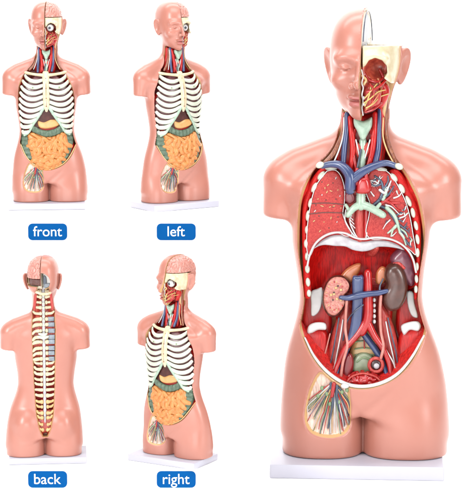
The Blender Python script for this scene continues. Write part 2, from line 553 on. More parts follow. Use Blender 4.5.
M_skin = skin_material()
M_red = mat('red_muscle', (214, 36, 32), 0.3, (178, 14, 14), 'fibre', 1, 0.5, 0.9, k_=1.15)
M_pinkm = mat('pink_muscle', (222, 96, 86), 0.32, (190, 40, 40), 'fibre', 1, 0.5, 0.9, k_=1.0)
M_dark = mat('deep_red_vault', (206, 18, 14), 0.38, (150, 8, 8), 'fibre', .8, 0.5, 0.9, k_=1.15)
M_wall = mat('flank_muscle', (214, 28, 26), 0.4, (160, 10, 12), 'specks', 2.2, 0.8, 0.8, k_=1.1)
M_lung = mat('lung_section', (216, 72, 64), 0.4, (176, 30, 34), 'mottle', 5, 0.5, .9, k_=.95)
M_lungw = mat('lung_surface', (150, 88, 92), 0.35, (110, 58, 66), 'mottle', 1.5, 0.3, 0.8)
M_white = mat('white_membrane', (240, 238, 236), 0.3, (215, 212, 212), 'mottle', 1, 0.1, 0.6)
M_grey = mat('pale_tendon', (222, 222, 226), 0.25, (186, 178, 184), 'mottle', .8, 0.1, 0.8)
M_bone = mat('bone_ivory', (240, 226, 190), 0.35, (222, 200, 158), 'mottle', 0.8, 0.25, 0.8)
M_rib = mat('rib_white', (232, 234, 218), 0.3, (214, 222, 200), 'mottle', 0.6, 0.15, 0.8)
M_mint = mat('mint_cartilage', (192, 216, 194), 0.3, (150, 184, 160), 'mottle', 1, 0.15, 0.7)
M_blue = mat('vein_blue', (66, 84, 132), 0.28, (52, 66, 110), 'mottle', .7, 0.15, 0.8)
M_vein = mat('fine_vein_slate', (72, 88, 112), 0.3, (50, 62, 84), 'mottle', .7, 0.0, 0.8)
M_art = mat('artery_red', (205, 24, 26), 0.25, (170, 12, 14), 'mottle', .7, 0.15, 0.8)
M_cream = mat('fat_cream', (240, 200, 140), 0.35, (226, 172, 104), 'mottle', .9, 0.3, 0.8)
M_orange = mat('adrenal_orange', (222, 132, 84), 0.32, (205, 104, 60), 'mottle', .9, 0.2, 0.8)
M_pink = mat('pale_pink', (226, 150, 136), 0.32, (205, 108, 98), 'mottle', .9, 0.15, 0.8)
M_kid = mat('kidney_section', (178, 78, 68), 0.3, (224, 154, 134), 'mottle', 2.8, 0.4, 0.9)
M_kidrim = mat('kidney_capsule', (96, 52, 44), 0.25, (70, 38, 32), 'mottle', 1, 0.1, 0.8)
M_brown = mat('kidney_brown', (98, 58, 48), 0.3, (72, 40, 32), 'mottle', .9, 0.1, 0.9, coat=.25)
M_spleen = mat('spleen_mauve', (142, 78, 92), 0.28, (108, 54, 74), 'mottle', .9, 0.1, 0.9, coat=.3)
M_liver = mat('liver_brown', (98, 50, 44), 0.3, (70, 34, 30), 'mottle', .7, 0.1, 0.8)
M_gut = mat('intestine_peach', (240, 164, 96), 0.3, (222, 134, 70), 'mottle', .8, 0.1, 0.8)
M_stom = mat('stomach_peach', (242, 186, 112), 0.32, (226, 158, 88), 'mottle', .6, 0.1, 0.8)
M_colon = mat('colon_grey_green', (116, 138, 116), 0.35, (84, 106, 88), 'mottle', 1.2, 0.2, 0.9)
M_green = mat('sacral_green', (150, 164, 130), 0.32, (176, 184, 150), 'mottle', .7, 0.2, 0.8)
M_brain = mat('brain_pink', (226, 158, 142), 0.38, (196, 112, 100), 'mottle', 1.5, 0.2, 0.7)
M_cereb = mat('cerebellum_brown', (112, 58, 50), 0.4, (70, 34, 32), 'specks', 2.0, 0.5, 0.8)
M_slate = mat('slate_segment', (150, 160, 170), 0.35, (112, 124, 138), 'mottle', 1.2, 0.2, 0.8)
M_nerve = mat('nerve_yellow', (232, 206, 120), 0.35, (220, 178, 90), 'plain', 1, 0, 0.8)
M_brownm = mat('strap_muscle_brown', (176, 106, 66), 0.4, (120, 50, 40), 'fibre', 1, 0.4, 0.9)
M_black = mat('pupil_black', (22, 20, 22), 0.2, None, 'plain')
M_lymph = mat('lymph_green', (140, 168, 120), 0.35, None, 'plain')
M_hole = mat('lumen_dark', (58, 22, 24), 0.4, None, 'plain')
M_base = mat('base_white_plastic', (217, 216, 230), 0.4, (215, 214, 228), 'plain', .3, 0, 0.5, coat=.1)
EXPO = 1.0
M_studio = mat('studio_white', (250, 250, 250), 0.7, (249, 249, 249), 'plain', .3, 0, 0.5, coat=0)
for _m, _s in ((M_dark, .15), (M_red, .3), (M_wall, .2), (M_pinkm, .3), (M_lung, .25), (M_liver, .2), (M_gut, .3), (M_colon, .3)):
    _b = _m.node_tree.nodes['Principled BSDF']
    _b.inputs['Specular IOR Level'].default_value = _s; _b.inputs['Coat Weight'].default_value = _s * .4
M_plate = mat('plate_blue', (2, 70, 128), 0.9, (2, 66, 122), 'plain', .3, 0, 0.5, coat=0)
M_plate.node_tree.nodes['Principled BSDF'].inputs['Specular IOR Level'].default_value = 0.08
M_letter = mat('letter_white', (248, 248, 248), 0.5, None, 'plain', 1, 0, 0, coat=0)

# ------------------------------------------------------------------ mesh makers
def solid(name, fn, lo, hi, m, parent, h=0.8, it=2):
    """mesh of an implicit solid"""
    x, y, z = grid(lo, hi, h)
    d = fn(x, y, z).astype(np.float32)
    d[0] = d[-1] = 1; d[:, 0] = d[:, -1] = 1; d[:, :, 0] = d[:, :, -1] = 1
    V, F = surface_nets(d, lo, h)
    if len(F) == 0:
        print('EMPTY', name); return None
    return np_mesh(name, relax(V, F, it), F, m, parent)


def slab(name, pts, yc, th, m, parent, r=None, dome=0.0, h=0.8, n=4, disp=None, raw=False, closed_round=True):
    """rounded plate from an outline (pixels on the plane yc); dome swells its middle"""
    o = pts if raw else [P(a, b, yc) for a, b in pts]
    o = [(v[0], v[-1]) for v in spline(o, n, True)] if n > 1 else [(v[0], v[-1]) for v in o]
    A = np.array(o); l2, h2 = A.min(0) - 3, A.max(0) + 3
    r = th * 0.9 if r is None else r
    dm = float(dome)

    def fn(x, y, z):
        p = poly_sdf(o, x[:, 0, :], z[:, 0, :])[:, None, :]
        R = max(-p.min(), 1e-3)
        sw = dm * np.sqrt(np.clip(1 - (1 - np.clip(-p / R, 0, 1)) ** 2, 0, 1))
        t = th + sw
        q0, q1 = p + r, np.abs(y - yc) - (t - r)
        d = np.sqrt(np.maximum(q0, 0) ** 2 + np.maximum(q1, 0) ** 2) + np.minimum(np.maximum(q0, q1), 0) - r
        if disp is not None:
            d = d - disp(x, y, z)
        return d
    e = th + dm + 3
    return solid(name, fn, (l2[0], yc - e, l2[1]), (h2[0], yc + e, h2[1]), m, parent, h)


class MB:
    def __init__(s):
        s.v, s.f = [], []

    def tube(s, pts, r, ref=(0, -1, 0), flat=None, seg=10, n=5, ringed=0.0):
        p = spline(pts, n) if len(pts) > 1 else pts
        p = [np.array(q, float) for q in p]
        m = len(p)
        if np.isscalar(r):
            r = [r] * len(pts)
        rr = np.interp(np.linspace(0, len(r) - 1, m), range(len(r)), r)
        fl = flat or (1, 1)
        base = len(s.v)
        rings = []
        for i in range(m):
            t = p[min(i + 1, m - 1)] - p[max(i - 1, 0)]
            t = t / (np.linalg.norm(t) + 1e-9)
            n_ = np.array(ref(p[i]) if callable(ref) else ref, float)
            n_ = n_ - t * (n_ @ t)
            if np.linalg.norm(n_) < 0.1:
                n_ = np.array([1.0, 0, 0]) - t * t[0]
            n_ /= np.linalg.norm(n_)
            b = np.cross(t, n_)
            rings.append((p[i], t, n_, b, rr[i]))
        c0, c1 = rings[0], rings[-1]
        full = []
        for k in (0.0, 0.5, 0.85):
            full.append((c0[0] - c0[1] * c0[4] * min(fl) * math.sqrt(1 - k * k), c0[2], c0[3], c0[4] * max(k, 0.02)))
        for i, (q, t, n_, b, r_) in enumerate(rings):
            full.append((q, n_, b, r_ * (1 + (ringed if i % 2 else 0))))
        for k in (0.85, 0.5, 0.0):
            full.append((c1[0] + c1[1] * c1[4] * min(fl) * math.sqrt(1 - k * k), c1[2], c1[3], c1[4] * max(k, 0.02)))
        for (q, n_, b, r_) in full:
            for j in range(seg):
                a = 2 * math.pi * j / seg
                s.v.append(q + n_ * math.cos(a) * r_ * fl[0] + b * math.sin(a) * r_ * fl[1])
        for i in range(len(full) - 1):
            for j in range(seg):
                a, b2 = base + i * seg + j, base + i * seg + (j + 1) % seg
                s.f.append((a, a + seg, b2 + seg, b2))
        return s

    def ball(s, c, r, rot=None, seg=14, rg=9):
        base = len(s.v)
        rot = rot or Matrix.Identity(3)
        for i in range(rg + 1):
            th = math.pi * i / rg
            for j in range(seg):
                a = 2 * math.pi * j / seg
                v = rot @ Vector((max(math.sin(th), 0.01) * math.cos(a) * r[0], max(math.sin(th), 0.01) * math.sin(a) * r[1], math.cos(th) * r[2]))
                s.v.append(np.array(v) + np.array(c))
        for i in range(rg):
            for j in range(seg):
                a, b2 = base + i * seg + j, base + i * seg + (j + 1) % seg
                s.f.append((a, a + seg, b2 + seg, b2))
        return s

    def box(s, lo, hi, bev=1.0):
        import bmesh
        bm = bmesh.new(); bmesh.ops.create_cube(bm, size=1)
        for v in bm.verts:
            v.co = Vector([(lo[k] + hi[k]) / 2 + v.co[k] * (hi[k] - lo[k]) for k in range(3)])
        if bev:
            bmesh.ops.bevel(bm, geom=list(bm.edges), offset=bev, segments=3, affect='EDGES', profile=0.5)
        base = len(s.v)
        bm.verts.ensure_lookup_table()
        s.v += [np.array(v.co) for v in bm.verts]
        s.f += [tuple(base + v.index for v in f.verts) for f in bm.faces]
        bm.free()
        return s

    def build(s, name, m, parent=None, smooth=True):
        me = bpy.data.meshes.new(name)
        me.from_pydata([tuple(q * U) for q in s.v], [], s.f)
        me.materials.append(m)
        if smooth:
            me.polygons.foreach_set('use_smooth', [True] * len(me.polygons))
        me.update()
        o = bpy.data.objects.new(name, me); C.objects.link(o); o.parent = parent
        return o


def tubep(name, pts, r, m, parent, **k):
    """pts: (px, py, Y)"""
    return MB().tube([P(*q) for q in pts], r, **k).build(name, m, parent)


def labyrinth(shape, per, seed, it=26):
    rng = np.random.default_rng(seed)
    u = rng.standard_normal(shape)
    fr = np.meshgrid(*[np.fft.fftfreq(s) for s in shape], indexing='ij')
    k = np.sqrt(sum(f * f for f in fr))
    B = np.exp(-((k - 1 / per) / (0.22 / per)) ** 2)
    for _ in range(it):
        u = np.real(np.fft.ifftn(np.fft.fftn(u) * B))
        u = np.tanh(2.2 * u / (u.std() + 1e-9))
    u = np.real(np.fft.ifftn(np.fft.fftn(u) * np.exp(-(k * per / 3.0) ** 2)))
    return u / np.abs(u).max()


def tag(o, label, cat, group=None):
    o['label'] = label; o['category'] = cat
    if group:
        o['group'] = group


# ------------------------------------------------------------------ torso, shared shell
def shell(root):
    V, F, tin, inner = SKIN
    np_mesh('skin_shell', V, F, M_skin, root, {'under_skin': tin, 'inner': inner})
    MB().box((-88, -60, 0), (84, 44, ZB), 1.2).build('base_plate', M_base, root)
    # groin window: nerves and vessels fanning down from the ring
    rnd = random.Random(4)
    c = (334, 388)
    for i in range(48):
        a = math.radians(-66 + 116 * i / 47) + rnd.uniform(-.04, .04)
        L = rnd.uniform(38, 50) if abs(a) < 0.6 else rnd.uniform(30, 46)
        col = rnd.choice([M_vein, M_white, M_slate, M_lymph, M_white, M_cream, M_pinkm, M_slate])
        pts = []
        for k in range(6):
            t = k / 5
            x = c[0] + math.sin(a) * L * t * (1 - 0.12 * t) + rnd.uniform(-.5, .5)
            y = c[1] - 6 + 6 * t + math.cos(a) * L * t
            x = min(max(x, 307.5), 349)
            pts.append(PSB(x, min(y, 434), 3.4 - 0.8 * (i % 3 == 0)))
        nm = {M_vein: 'vein', M_white: 'nerve', M_lymph: 'lymph_vessel', M_cream: 'nerve', M_pinkm: 'artery', M_slate: 'vein'}[col]
        MB().tube(pts, [rnd.uniform(.6, 1.1), .65, .5, .35], seg=7, n=3).build('groin_' + nm, col, root)
    MB().tube([PSB(331, 384, 2), PSB(333, 400, 2), PSB(328, 428, 3)], [1.8, 1.4, .8]).build('groin_vein', M_vein, root)
    MB().tube([PSB(337, 386, 2), PSB(337, 400, 2), PSB(344, 426, 3)], [1.8, 1.4, .8]).build('groin_vein', M_vein, root)
    MB().tube([PSB(334, 384, 1), PSB(332, 396, 1)], [2.2, 1.8]).build('groin_artery', M_art, root)
    for (x, y) in ((322, 388), (327, 394), (342, 392), (330, 404), (347, 390), (318, 396), (339, 402)):
        MB().ball(PSB(x, y, 2.4), (1.9, 1.4, 2.3)).build('lymph_node', M_lymph, root)

    # skull half with the open eye socket
    bp = [(362.5, 43.5), (380, 43), (402, 44), (404, 60), (401, 74), (395, 85), (389, 81), (384, 78), (387, 72), (386.5, 65), (382, 60), (375, 57.5), (369, 60), (366, 65), (362.5, 68)]
    ob = [P(a, b, -32 if a < 385 else -14) for a, b in bp]
    ob = [(q[0], q[2]) for q in ob]

    def hxy(x, y):
        return c_ * (x - HX) - s_ * (y - HY), s_ * (x - HX) + c_ * (y - HY) + HY

    def bone(x, y, z):
        d = head_d(x, y, z)
        X_, Y_ = hxy(x, y)
        p = poly_sdf(ob, x[:, 0, :], z[:, 0, :])[:, None, :]
        q = smax(np.maximum(p, z - ZCUT + 0.5), d + 1.6, 1.2)
        q = np.maximum(q, np.maximum(-X_ + 0.3, Y_ + .8))
        return np.maximum(q, -(d + 9))
    solid('skull_bone', bone, (-6, -52, ZEYE - 30), (46, 16, ZCUT + 4), M_bone, root, 0.8)

    def face(x, y, z):
        d = head_d(x, y, z)
        X_, Y_ = hxy(x, y)
        q = np.maximum(d + 8.5, np.maximum(-X_ + 0.2, np.maximum(Y_ + .5, z - ZCUT + 3)))
        q = smax(q, -ell(x, y, z, (16, -34, ZEYE - 1), (14, 18, 12)), 2)
        q = smax(q, -ell(x, y, z, (5, -42, ZEYE - 13), (5.5, 15, 7)), 2)
        return np.maximum(q, ZCHIN + 6 - z)
    solid('face_muscle', face, (-6, -52, ZCHIN - 2), (46, 16, ZCUT + 2), mat('socket_rust', (186, 84, 62), 0.35, (140, 40, 34), 'mottle', 1.4, .4, .9), root, 0.8)
    # cheek muscle and tongue region
    slab('cheek_muscle', [(363, 92), (367, 85), (375, 86), (381, 93), (380, 103), (373, 110), (366, 113), (363, 108)], -32, 4, M_pinkm, root, dome=3)
    slab('chewing_muscle', [(377, 80), (386, 82), (390, 92), (384, 106), (378, 108), (378, 94)], -18, 6, M_red, root, dome=2)
    for k, (pts, r, m, nm) in enumerate([
        ([(364, 72, -30), (369, 80, -33), (377, 82, -30), (384, 78, -24)], 1.3, M_art, 'face_artery'),
        ([(367, 92, -45), (373, 90, -42), (380, 86, -35), (386, 80, -27)], 1.2, M_art, 'face_artery'),
        ([(364, 103, -47), (371, 98, -45), (378, 92, -38), (385, 90, -31)], .65, M_nerve, 'face_nerve'),
        ([(366, 108, -47), (373, 104, -43), (380, 97, -35), (388, 94, -25)], .65, M_nerve, 'face_nerve'),
        ([(370, 84, -41), (374, 91, -42), (372, 102, -43)], 0.9, M_art, 'face_artery'),
        ([(366, 112, -43), (374, 109, -39), (381, 103, -31)], 1.3, M_art, 'face_artery'),
        ([(378, 79, -28), (381, 88, -30), (379, 100, -28)], 1.2, M_orange, 'face_gland'),
        ([(385, 76, -20), (387, 88, -18), (385, 104, -14), (382, 122, -10)], 2.0, M_cream, 'neck_tendon'),
        ([(361.6, 70, -41), (363, 77, -43), (361.8, 83, -44), (363.2, 88, -42), (362, 95, -42), (363, 101, -40), (362, 108, -38), (363, 115, -36)], .75, M_white, 'cut_edge'),
        ([(365, 98, -45), (371, 91, -44), (377, 84, -34)], .7, M_nerve, 'face_nerve'),
        ([(365, 106, -45), (369, 96, -45), (371, 86, -40)], .7, M_nerve, 'face_nerve'),
        ([(366, 110, -44), (375, 100, -42), (382, 88, -32)], .7, M_orange, 'face_nerve'),
        ([(380, 70, -22), (384, 80, -24), (381, 90, -26)], 1.4, M_art, 'face_artery'),
        ([(362.4, 76, -42), (366, 80, -40), (364, 84, -41)], 1.4, M_cream, 'nose_cartilage'),
    ]):
        tubep(nm, pts, r, m, root, seg=8)
    for (px, py) in ((363.6, 98), (363.8, 104)):
        MB().ball(P(px, py, -41), (1.6, 2, 1.9)).build('tooth', M_white, root)
    # throat bed and neck structures
    slab('throat_bed', [(343, 112), (352, 116), (374, 112), (383, 98), (385, 125), (386, 150), (376, 176), (346, 176), (336, 155), (341, 132)], -2, 5, M_red, root, n=3)
    tubep('neck_muscle', [(379, 80, -9), (380.5, 100, -10), (381, 128, -12), (378, 165, -16)], [4.0, 3.8, 3.6, 3], M_red, root)
    tubep('neck_muscle', [(384, 84, -9), (385.5, 108, -9), (386, 135, -10), (395, 162, -19)], [3.2, 3, 2.6, 2.4], M_brownm, root)
    tubep('neck_muscle', [(346, 116, -8), (344, 132, -11), (335, 152, -16), (325, 163, -21)], [2.8, 3, 3, 2.4], M_brownm, root)
    tubep('neck_muscle', [(350, 118, -14), (352, 135, -17), (353, 150, -19), (351, 168, -21)], [2.6, 3.2, 3.2, 2.4], M_red, root)
    tubep('neck_muscle', [(375, 114, -14), (374, 135, -17), (372, 152, -19), (369, 168, -21)], [2.6, 3.2, 3.2, 2.4], M_red, root)
    tubep('jugular_vein', [(347, 114, -12), (346.5, 130, -15), (344.5, 148, -18), (343, 168, -24)], [2.4, 2.6, 2.8, 2.8], M_blue, root)
    tubep('jugular_vein', [(380, 108, -12), (379, 128, -15), (378.5, 148, -18), (375, 166, -24)], [2.2, 2.6, 2.8, 3.0], M_blue, root)
    tubep('neck_nerve', [(344, 118, -14), (343.5, 134, -16), (339, 150, -19), (334, 162, -24)], 0.9, M_white, root, seg=6)
    tubep('neck_nerve', [(383.5, 118, -14), (383, 136, -16), (387, 150, -19), (393, 162, -24)], 0.9, M_cream, root, seg=6)
    tubep('carotid_artery', [(355, 130, -16), (352.5, 145, -19), (354, 158, -21), (357, 172, -24)], 1.7, M_art, root)
    tubep('carotid_artery', [(371, 130, -16), (372.5, 145, -19), (370, 158, -21), (366, 172, -24)], 1.7, M_art, root)
    slab('larynx', [(354, 118), (359, 119.5), (363, 121), (368, 119), (372, 117), (372, 126), (368, 134), (364.5, 140), (360.5, 139), (357, 131), (354, 125)], -20, 3, M_mint, root, dome=2.2)
    slab('thyroid_gland', [(357, 142), (362, 146), (368, 142), (370, 150), (366, 158), (362, 155), (358, 158), (355, 150)], -18, 2, M_pinkm, root, dome=1.5)
    MB().tube([P(363, 140, -16), P(362.5, 155, -19), P(361, 172, -19)], 3.6, n=9, ringed=.09).build('windpipe', M_mint, root)
    for q in ((356, 140, 360, 158), (370, 140, 365, 158)):
        tubep('throat_ligament', [(q[0], q[1], -20), ((q[0] + q[2]) / 2, 149, -22), (q[2], q[3], -22)], .8, M_white, root, seg=6)
    tubep('thyroid_vein', [(361, 150, -24), (359, 160, -24), (357, 170, -26)], 1.1, M_vein, root, seg=7)


# ------------------------------------------------------------------ open torso: what the lifted chest plate shows
def open_organs(root):
    # lifted-off half of the brain pan: thin edge of the membrane on the cut face
    pts = []
    for a in np.linspace(-88, 92, 24):
        t = math.radians(a)
        q = (1.2, 7 + 42.5 * math.sin(t), ZTOP - 44 + 40.5 * math.cos(t))
        if q[2] < ZCUT:
            continue
        x_, y_ = q[0], q[1] - HY
        cr, sr = math.cos(HROT), math.sin(HROT)
        pts.append(np.array([cr * x_ - sr * y_ + HX, sr * x_ + cr * y_ + HY, q[2]]))
    MB().tube(pts, .6, ref=(1, 0, 0), seg=7).build('membrane_edge', M_vein, root)
    def pan(x, y, z):
        d = head_d(x, y, z)
        X_ = c_ * (x - HX) - s_ * (y - HY)
        Y_ = s_ * (x - HX) + c_ * (y - HY) + HY
        return np.maximum(np.maximum(d + 2.5, -X_ + .8), np.maximum(-Y_ - .5, np.maximum(z - ZCUT + .8, ZCUT - 20 - z)))
    solid('skull_floor', pan, (-8, -4, ZCUT - 24), (46, 60, ZCUT + 4), M_bone, root, 0.8)
    # great veins
    tubep('brachiocephalic_vein', [(322, 166, -24), (332, 164, -27), (342, 166, -30), (350, 176, -32), (350, 189, -32)], [2.8, 3.4, 4.4, 5.6, 5.6], M_blue, root)
    tubep('brachiocephalic_vein', [(396, 166, -24), (386, 163, -27), (374, 166, -30), (362, 172, -32), (352, 180, -32)], [2.8, 3.2, 3.8, 4.4, 5.0], M_blue, root)
    for (x, y, a) in ((320, 165, 25), (399, 166.5, -25)):
        o = MB().ball(P(x, y, -27), (4.4, 2.6, 3.1), Matrix.Rotation(math.radians(-a), 3, 'Y')).build('collarbone_end', M_rib, root)
    slab('aortic_arch', [(356, 182), (360, 176), (367, 176), (371, 182), (371, 191), (364, 194), (356, 192)], -27, 5, M_art, root, dome=2)
    tubep('aortic_branch', [(357, 184, -30), (356, 176, -31), (357, 170, -30)], 2.2, M_art, root)
    tubep('aortic_branch', [(367, 184, -30), (366, 176, -31), (366, 170, -30)], 2.2, M_art, root)
    MB().ball(P(350, 190, -32), (5.8, 5, 2.4)).build('vein_stump', M_hole, root)
    slab('lung_root', [(346, 193), (353, 192), (355, 200), (350, 204), (345, 200)], -24, 3, mat('stump_maroon', (98, 24, 34)), root)
    # lungs cut open
    rl = [(327, 171), (335, 170), (341, 176), (344.5, 188), (344.5, 202), (343, 214), (347, 224), (352, 234), (346, 236), (338, 233), (326, 236), (316, 244), (310, 256),
          (307, 250), (307, 232), (309, 214), (312, 198), (317, 184)]
    ll = [(372, 169), (380, 168), (389, 173), (397, 184), (405, 200), (410, 217), (413, 234), (416, 254), (410, 250), (400, 243), (386, 239), (372, 239), (366, 232), (369, 216), (370, 204), (366, 192), (366, 178)]
    for nm, o_, Yl in (('lung', rl, -14), ('lung', ll, -14)):
        lu = slab(nm, o_, Yl, 8, M_lung, root, r=2.2)
        pts = [P(a, b, Yl - 7.6) for a, b in o_]
        MB().tube(pts + pts[:1], 0.5, seg=7).build('pleura_edge', M_white, lu)
    # fissures, cut air tubes in the right lung
    tubep('lung_fissure', [(312, 203.5, -22.3), (327, 203, -22.3), (344, 204.5, -22.3)], .45, M_kidrim, root, seg=6)
    tubep('lung_fissure', [(309, 214, -22.3), (326, 212.5, -22.3), (343, 213, -22.3)], .45, M_kidrim, root, seg=6)
    rnd = random.Random(11)
    for i, (x, y, a, l) in enumerate([(336, 178, 70, 3), (328, 185, 40, 2.6), (331, 191, -20, 3), (327, 192, 60, 3), (322, 195, 80, 1.6), (322, 206, -15, 4), (334, 206, 10, 2.6), (330, 207, 30, 2), (315, 211, 50, 3),
                                     (331, 218, 80, 3), (314, 221, 40, 3), (320, 231, 50, 3), (340, 196, 70, 1.4), (338, 190, 60, 1.6), (325, 188, 90, 2), (318, 199, 20, 1.6), (337, 222, 60, 1.4), (324, 222, 10, 1.3), (341, 208, 80, 1.5)]):
        c = P(x, y, -22.4); d = np.array([math.cos(math.radians(a)), 0, math.sin(math.radians(a))]) * l / 2
        MB().tube([c - d * .8, c, c + d * .8], [.3, .62, .3], seg=7, n=3).build('cut_bronchiole', M_cream if i % 4 else M_white, root)
    for (x, y) in ((333, 207), (326, 200), (336, 199), (319, 216), (329, 228), (338, 217), (322, 182), (333, 183), (316, 205)):
        MB().ball(P(x, y, -22.0), (.7, .5, .7), seg=8, rg=5).build('cut_vessel', M_kidrim, root)
    # vessel trees in the left lung
    tree = [
        (M_vein, 1.9, [(374, 205), (380, 199), (383, 190), (381, 181), (375, 176)]), (M_vein, 1.3, [(383, 190), (388, 182), (388, 176)]), (M_vein, 1.4, [(380, 199), (388, 195), (394, 186)]),
        (M_vein, 1.8, [(380, 206), (389, 210), (395, 216), (403, 222)]), (M_vein, 1.7, [(389, 211), (396, 222), (404, 238), (411, 247)]), (M_vein, 1.1, [(396, 222), (404, 228), (409, 232)]),
        (M_vein, 1.1, [(395, 216), (402, 212), (406, 206)]), (M_vein, 1.0, [(375, 180), (370, 182)]), (M_vein, 1.0, [(381, 184), (376, 186), (371, 184)]),
        (M_art, 2.2, [(378, 206), (385, 201), (391, 203), (400, 203)]), (M_art, 1.5, [(385, 201), (391, 196), (396, 190)]), (M_art, 1.2, [(391, 203), (397, 209), (404, 212)]),
        (M_art, 1.3, [(383, 199), (385, 190), (384, 182)]), (M_art, 1.0, [(391, 196), (391, 188), (388, 184)]),
        (M_white, 1.5, [(380, 190), (385, 193), (388, 188), (391, 181)]), (M_white, 1.1, [(374, 186), (378, 183), (380, 176)]), (M_white, 1.1, [(368, 181), (374, 181), (379, 184)]),
        (M_white, 0.9, [(386, 205), (392, 207), (399, 214)]), (M_white, 0.9, [(394, 198), (399, 196), (402, 192)]), (M_white, .9, [(400, 218), (405, 216), (408, 213)]),
        (M_mint, 2.3, [(387, 208), (394, 215), (398, 225), (400, 233)]), (M_mint, 1.9, [(398, 224), (393, 229), (388, 233)]), (M_mint, 1.6, [(400, 232), (404, 238), (406, 245)]), (M_mint, 1.2, [(393, 229), (391, 236)]),
        (M_mint, 1.3, [(399, 228), (405, 232), (408, 238)]), (M_mint, 2.1, [(383, 199), (386, 194), (385, 188)]),
        (M_white, .8, [(374, 196), (371, 192), (369, 187)]), (M_vein, .8, [(402, 230), (407, 236), (412, 240)]), (M_white, .8, [(390, 220), (386, 224), (383, 229)])]
    nm = {M_vein: 'lung_vein', M_art: 'lung_artery', M_white: 'lung_nerve', M_mint: 'lung_bronchus'}
    for k, (m_, r, pts) in enumerate(tree):
        tubep(nm[m_], [(a, b, -22.5 - .5 * (k % 3)) for a, b in pts], [r, r * .8, r * .45], m_, root, seg=8)
    rb = random.Random(5)
    for k in range(46):
        m_, r_, pts = tree[rb.randrange(len(tree))]
        a = pts[rb.randrange(1, len(pts))]
        th = math.radians(rb.uniform(-80, 60)); L = rb.uniform(4, 9)
        x1, y1 = a[0] + math.cos(th) * L, a[1] + math.sin(th) * L * .9
        lim = float(np.interp(y1, [170, 184, 200, 217, 234, 250], [384, 393, 401, 406, 409.5, 412]))
        x1 = min(x1, lim); y1 = min(y1, 236 if x1 < 398 else 242)
        mm = rb.choice([M_white, M_art, M_vein, M_white, M_mint])
        tubep(nm[mm], [(a[0], a[1], -22.6), ((a[0] + x1) / 2 + rb.uniform(-1, 1), (a[1] + y1) / 2 + rb.uniform(-1, 1), -22.8), (x1, y1, -22.3)], [.75, .6, .3], mm, root, seg=6, n=3)
    # mediastinum
    slab('mediastinum', [(346, 196), (356, 190), (369, 190), (370, 206), (368, 222), (368, 240), (350, 240), (346, 222), (344, 208)], -10, 6, M_pinkm, root)
    tubep('gullet', [(360, 205, -18), (359, 220, -18), (360, 238, -18)], [4.5, 5, 4.2], M_pinkm, root)
    tubep('descending_aorta', [(367, 198, -17), (366.5, 215, -18), (366, 238, -18)], [2.6, 3, 3], M_art, root)
    tubep('heart_sac_edge', [(352, 212, -21), (350, 222, -21), (355, 234, -21), (358, 238, -21)], .8, M_white, root, seg=7)
    tubep('heart_sac_edge', [(346, 210, -21), (345, 220, -21), (350, 230, -21), (356, 238, -21)], .8, M_white, root, seg=7)
    tubep('heart_sac_edge', [(371, 215, -21), (369, 226, -21), (366, 238, -21)], .8, M_white, root, seg=7)
    MB().tube([P(361, 190, -24), P(361, 199, -25), P(361, 206, -26)], 4.6, n=7, ringed=.07).build('main_bronchus', M_mint, root)
    MB().tube([P(361, 204, -26), P(354, 208, -27), P(348, 215, -27)], [4.0, 3.4, 2.8], n=7, ringed=.07).build('main_bronchus', M_mint, root)
    MB().tube([P(361, 204, -26), P(371, 208, -27), P(383, 215, -27)], [4.2, 3.9, 3.4], n=9, ringed=.07).build('main_bronchus', M_mint, root)
    tubep('bronchus_stub', [(350, 212, -26), (346, 205, -26)], [2.2, 1.5], M_mint, root)
    tubep('bronchus_stub', [(376, 209, -27), (380, 204, -27)], [2.2, 1.7], M_mint, root)
    for k in range(5):
        tubep('chest_fibre', [(347 + k * .8, 207 + k * 4, -24), (351 + k, 212 + k * 4, -25)], .5, M_white, root, seg=6)
    # flank muscle bands and the cut ribs in them
    L_out = [(321, 168), (311, 180), (304, 196), (302, 215), (302, 240), (303, 270), (304, 296)]
    L_in = [(311, 296), (310, 270), (308.5, 240), (308, 215), (312, 198), (318, 184), (328, 170)]
    R_out = [(398, 170), (409, 184), (417, 202), (421, 225), (421, 250), (420, 275), (417.5, 297)]
    R_in = [(414, 298), (415, 275), (415, 250), (412.5, 225), (407, 204), (399, 188), (389, 172)]
    slab('flank_muscle', L_out + L_in, -14, 5, M_wall, root, n=3)
    slab('flank_muscle', R_out + R_in, -14, 5, M_wall, root, n=3)
    ribs = [(331, 168.5, 6, 2.6, 5), (321.5, 176, 5, 2.6, 48), (314.5, 188, 5.5, 2.4, 62), (310.5, 202, 5.2, 2.3, 74), (308, 216, 5, 2.2, 84), (306.8, 230, 4.8, 2.2, 88), (306.4, 243.5, 4.8, 2.2, 90),
            (306.8, 257, 4.6, 2.1, 92), (307.4, 269.5, 4.4, 2.1, 92), (308, 281.5, 4.2, 2.1, 93), (309, 292.5, 3.6, 2, 95),
            (380, 169.5, 6.5, 3, -5), (393.5, 177, 5.5, 3, -48), (401.5, 188, 5.5, 2.7, -58), (408.5, 200.5, 5.5, 2.5, -66), (413, 213, 5, 2.3, -74), (416, 226, 4.8, 2.3, -82), (417.5, 239, 4.8, 2.2, -86),
            (417.5, 252.5, 4.8, 2.2, -90), (417, 266, 4.6, 2.1, -90), (416.5, 278.5, 4.2, 2.1, -90), (416, 290, 3.6, 2, -92)]
    rj = random.Random(2)
    for (x, y, a, b, r) in ribs:
        a *= rj.uniform(.85, 1.12); b *= rj.uniform(.85, 1.15); r += rj.uniform(-7, 7); y += rj.uniform(-.8, .8)
        MB().ball(P(x, y, -19.5), (a, 2.6, b), Matrix.Rotation(math.radians(-r), 3, 'Y')).build('cut_rib', M_rib, root)
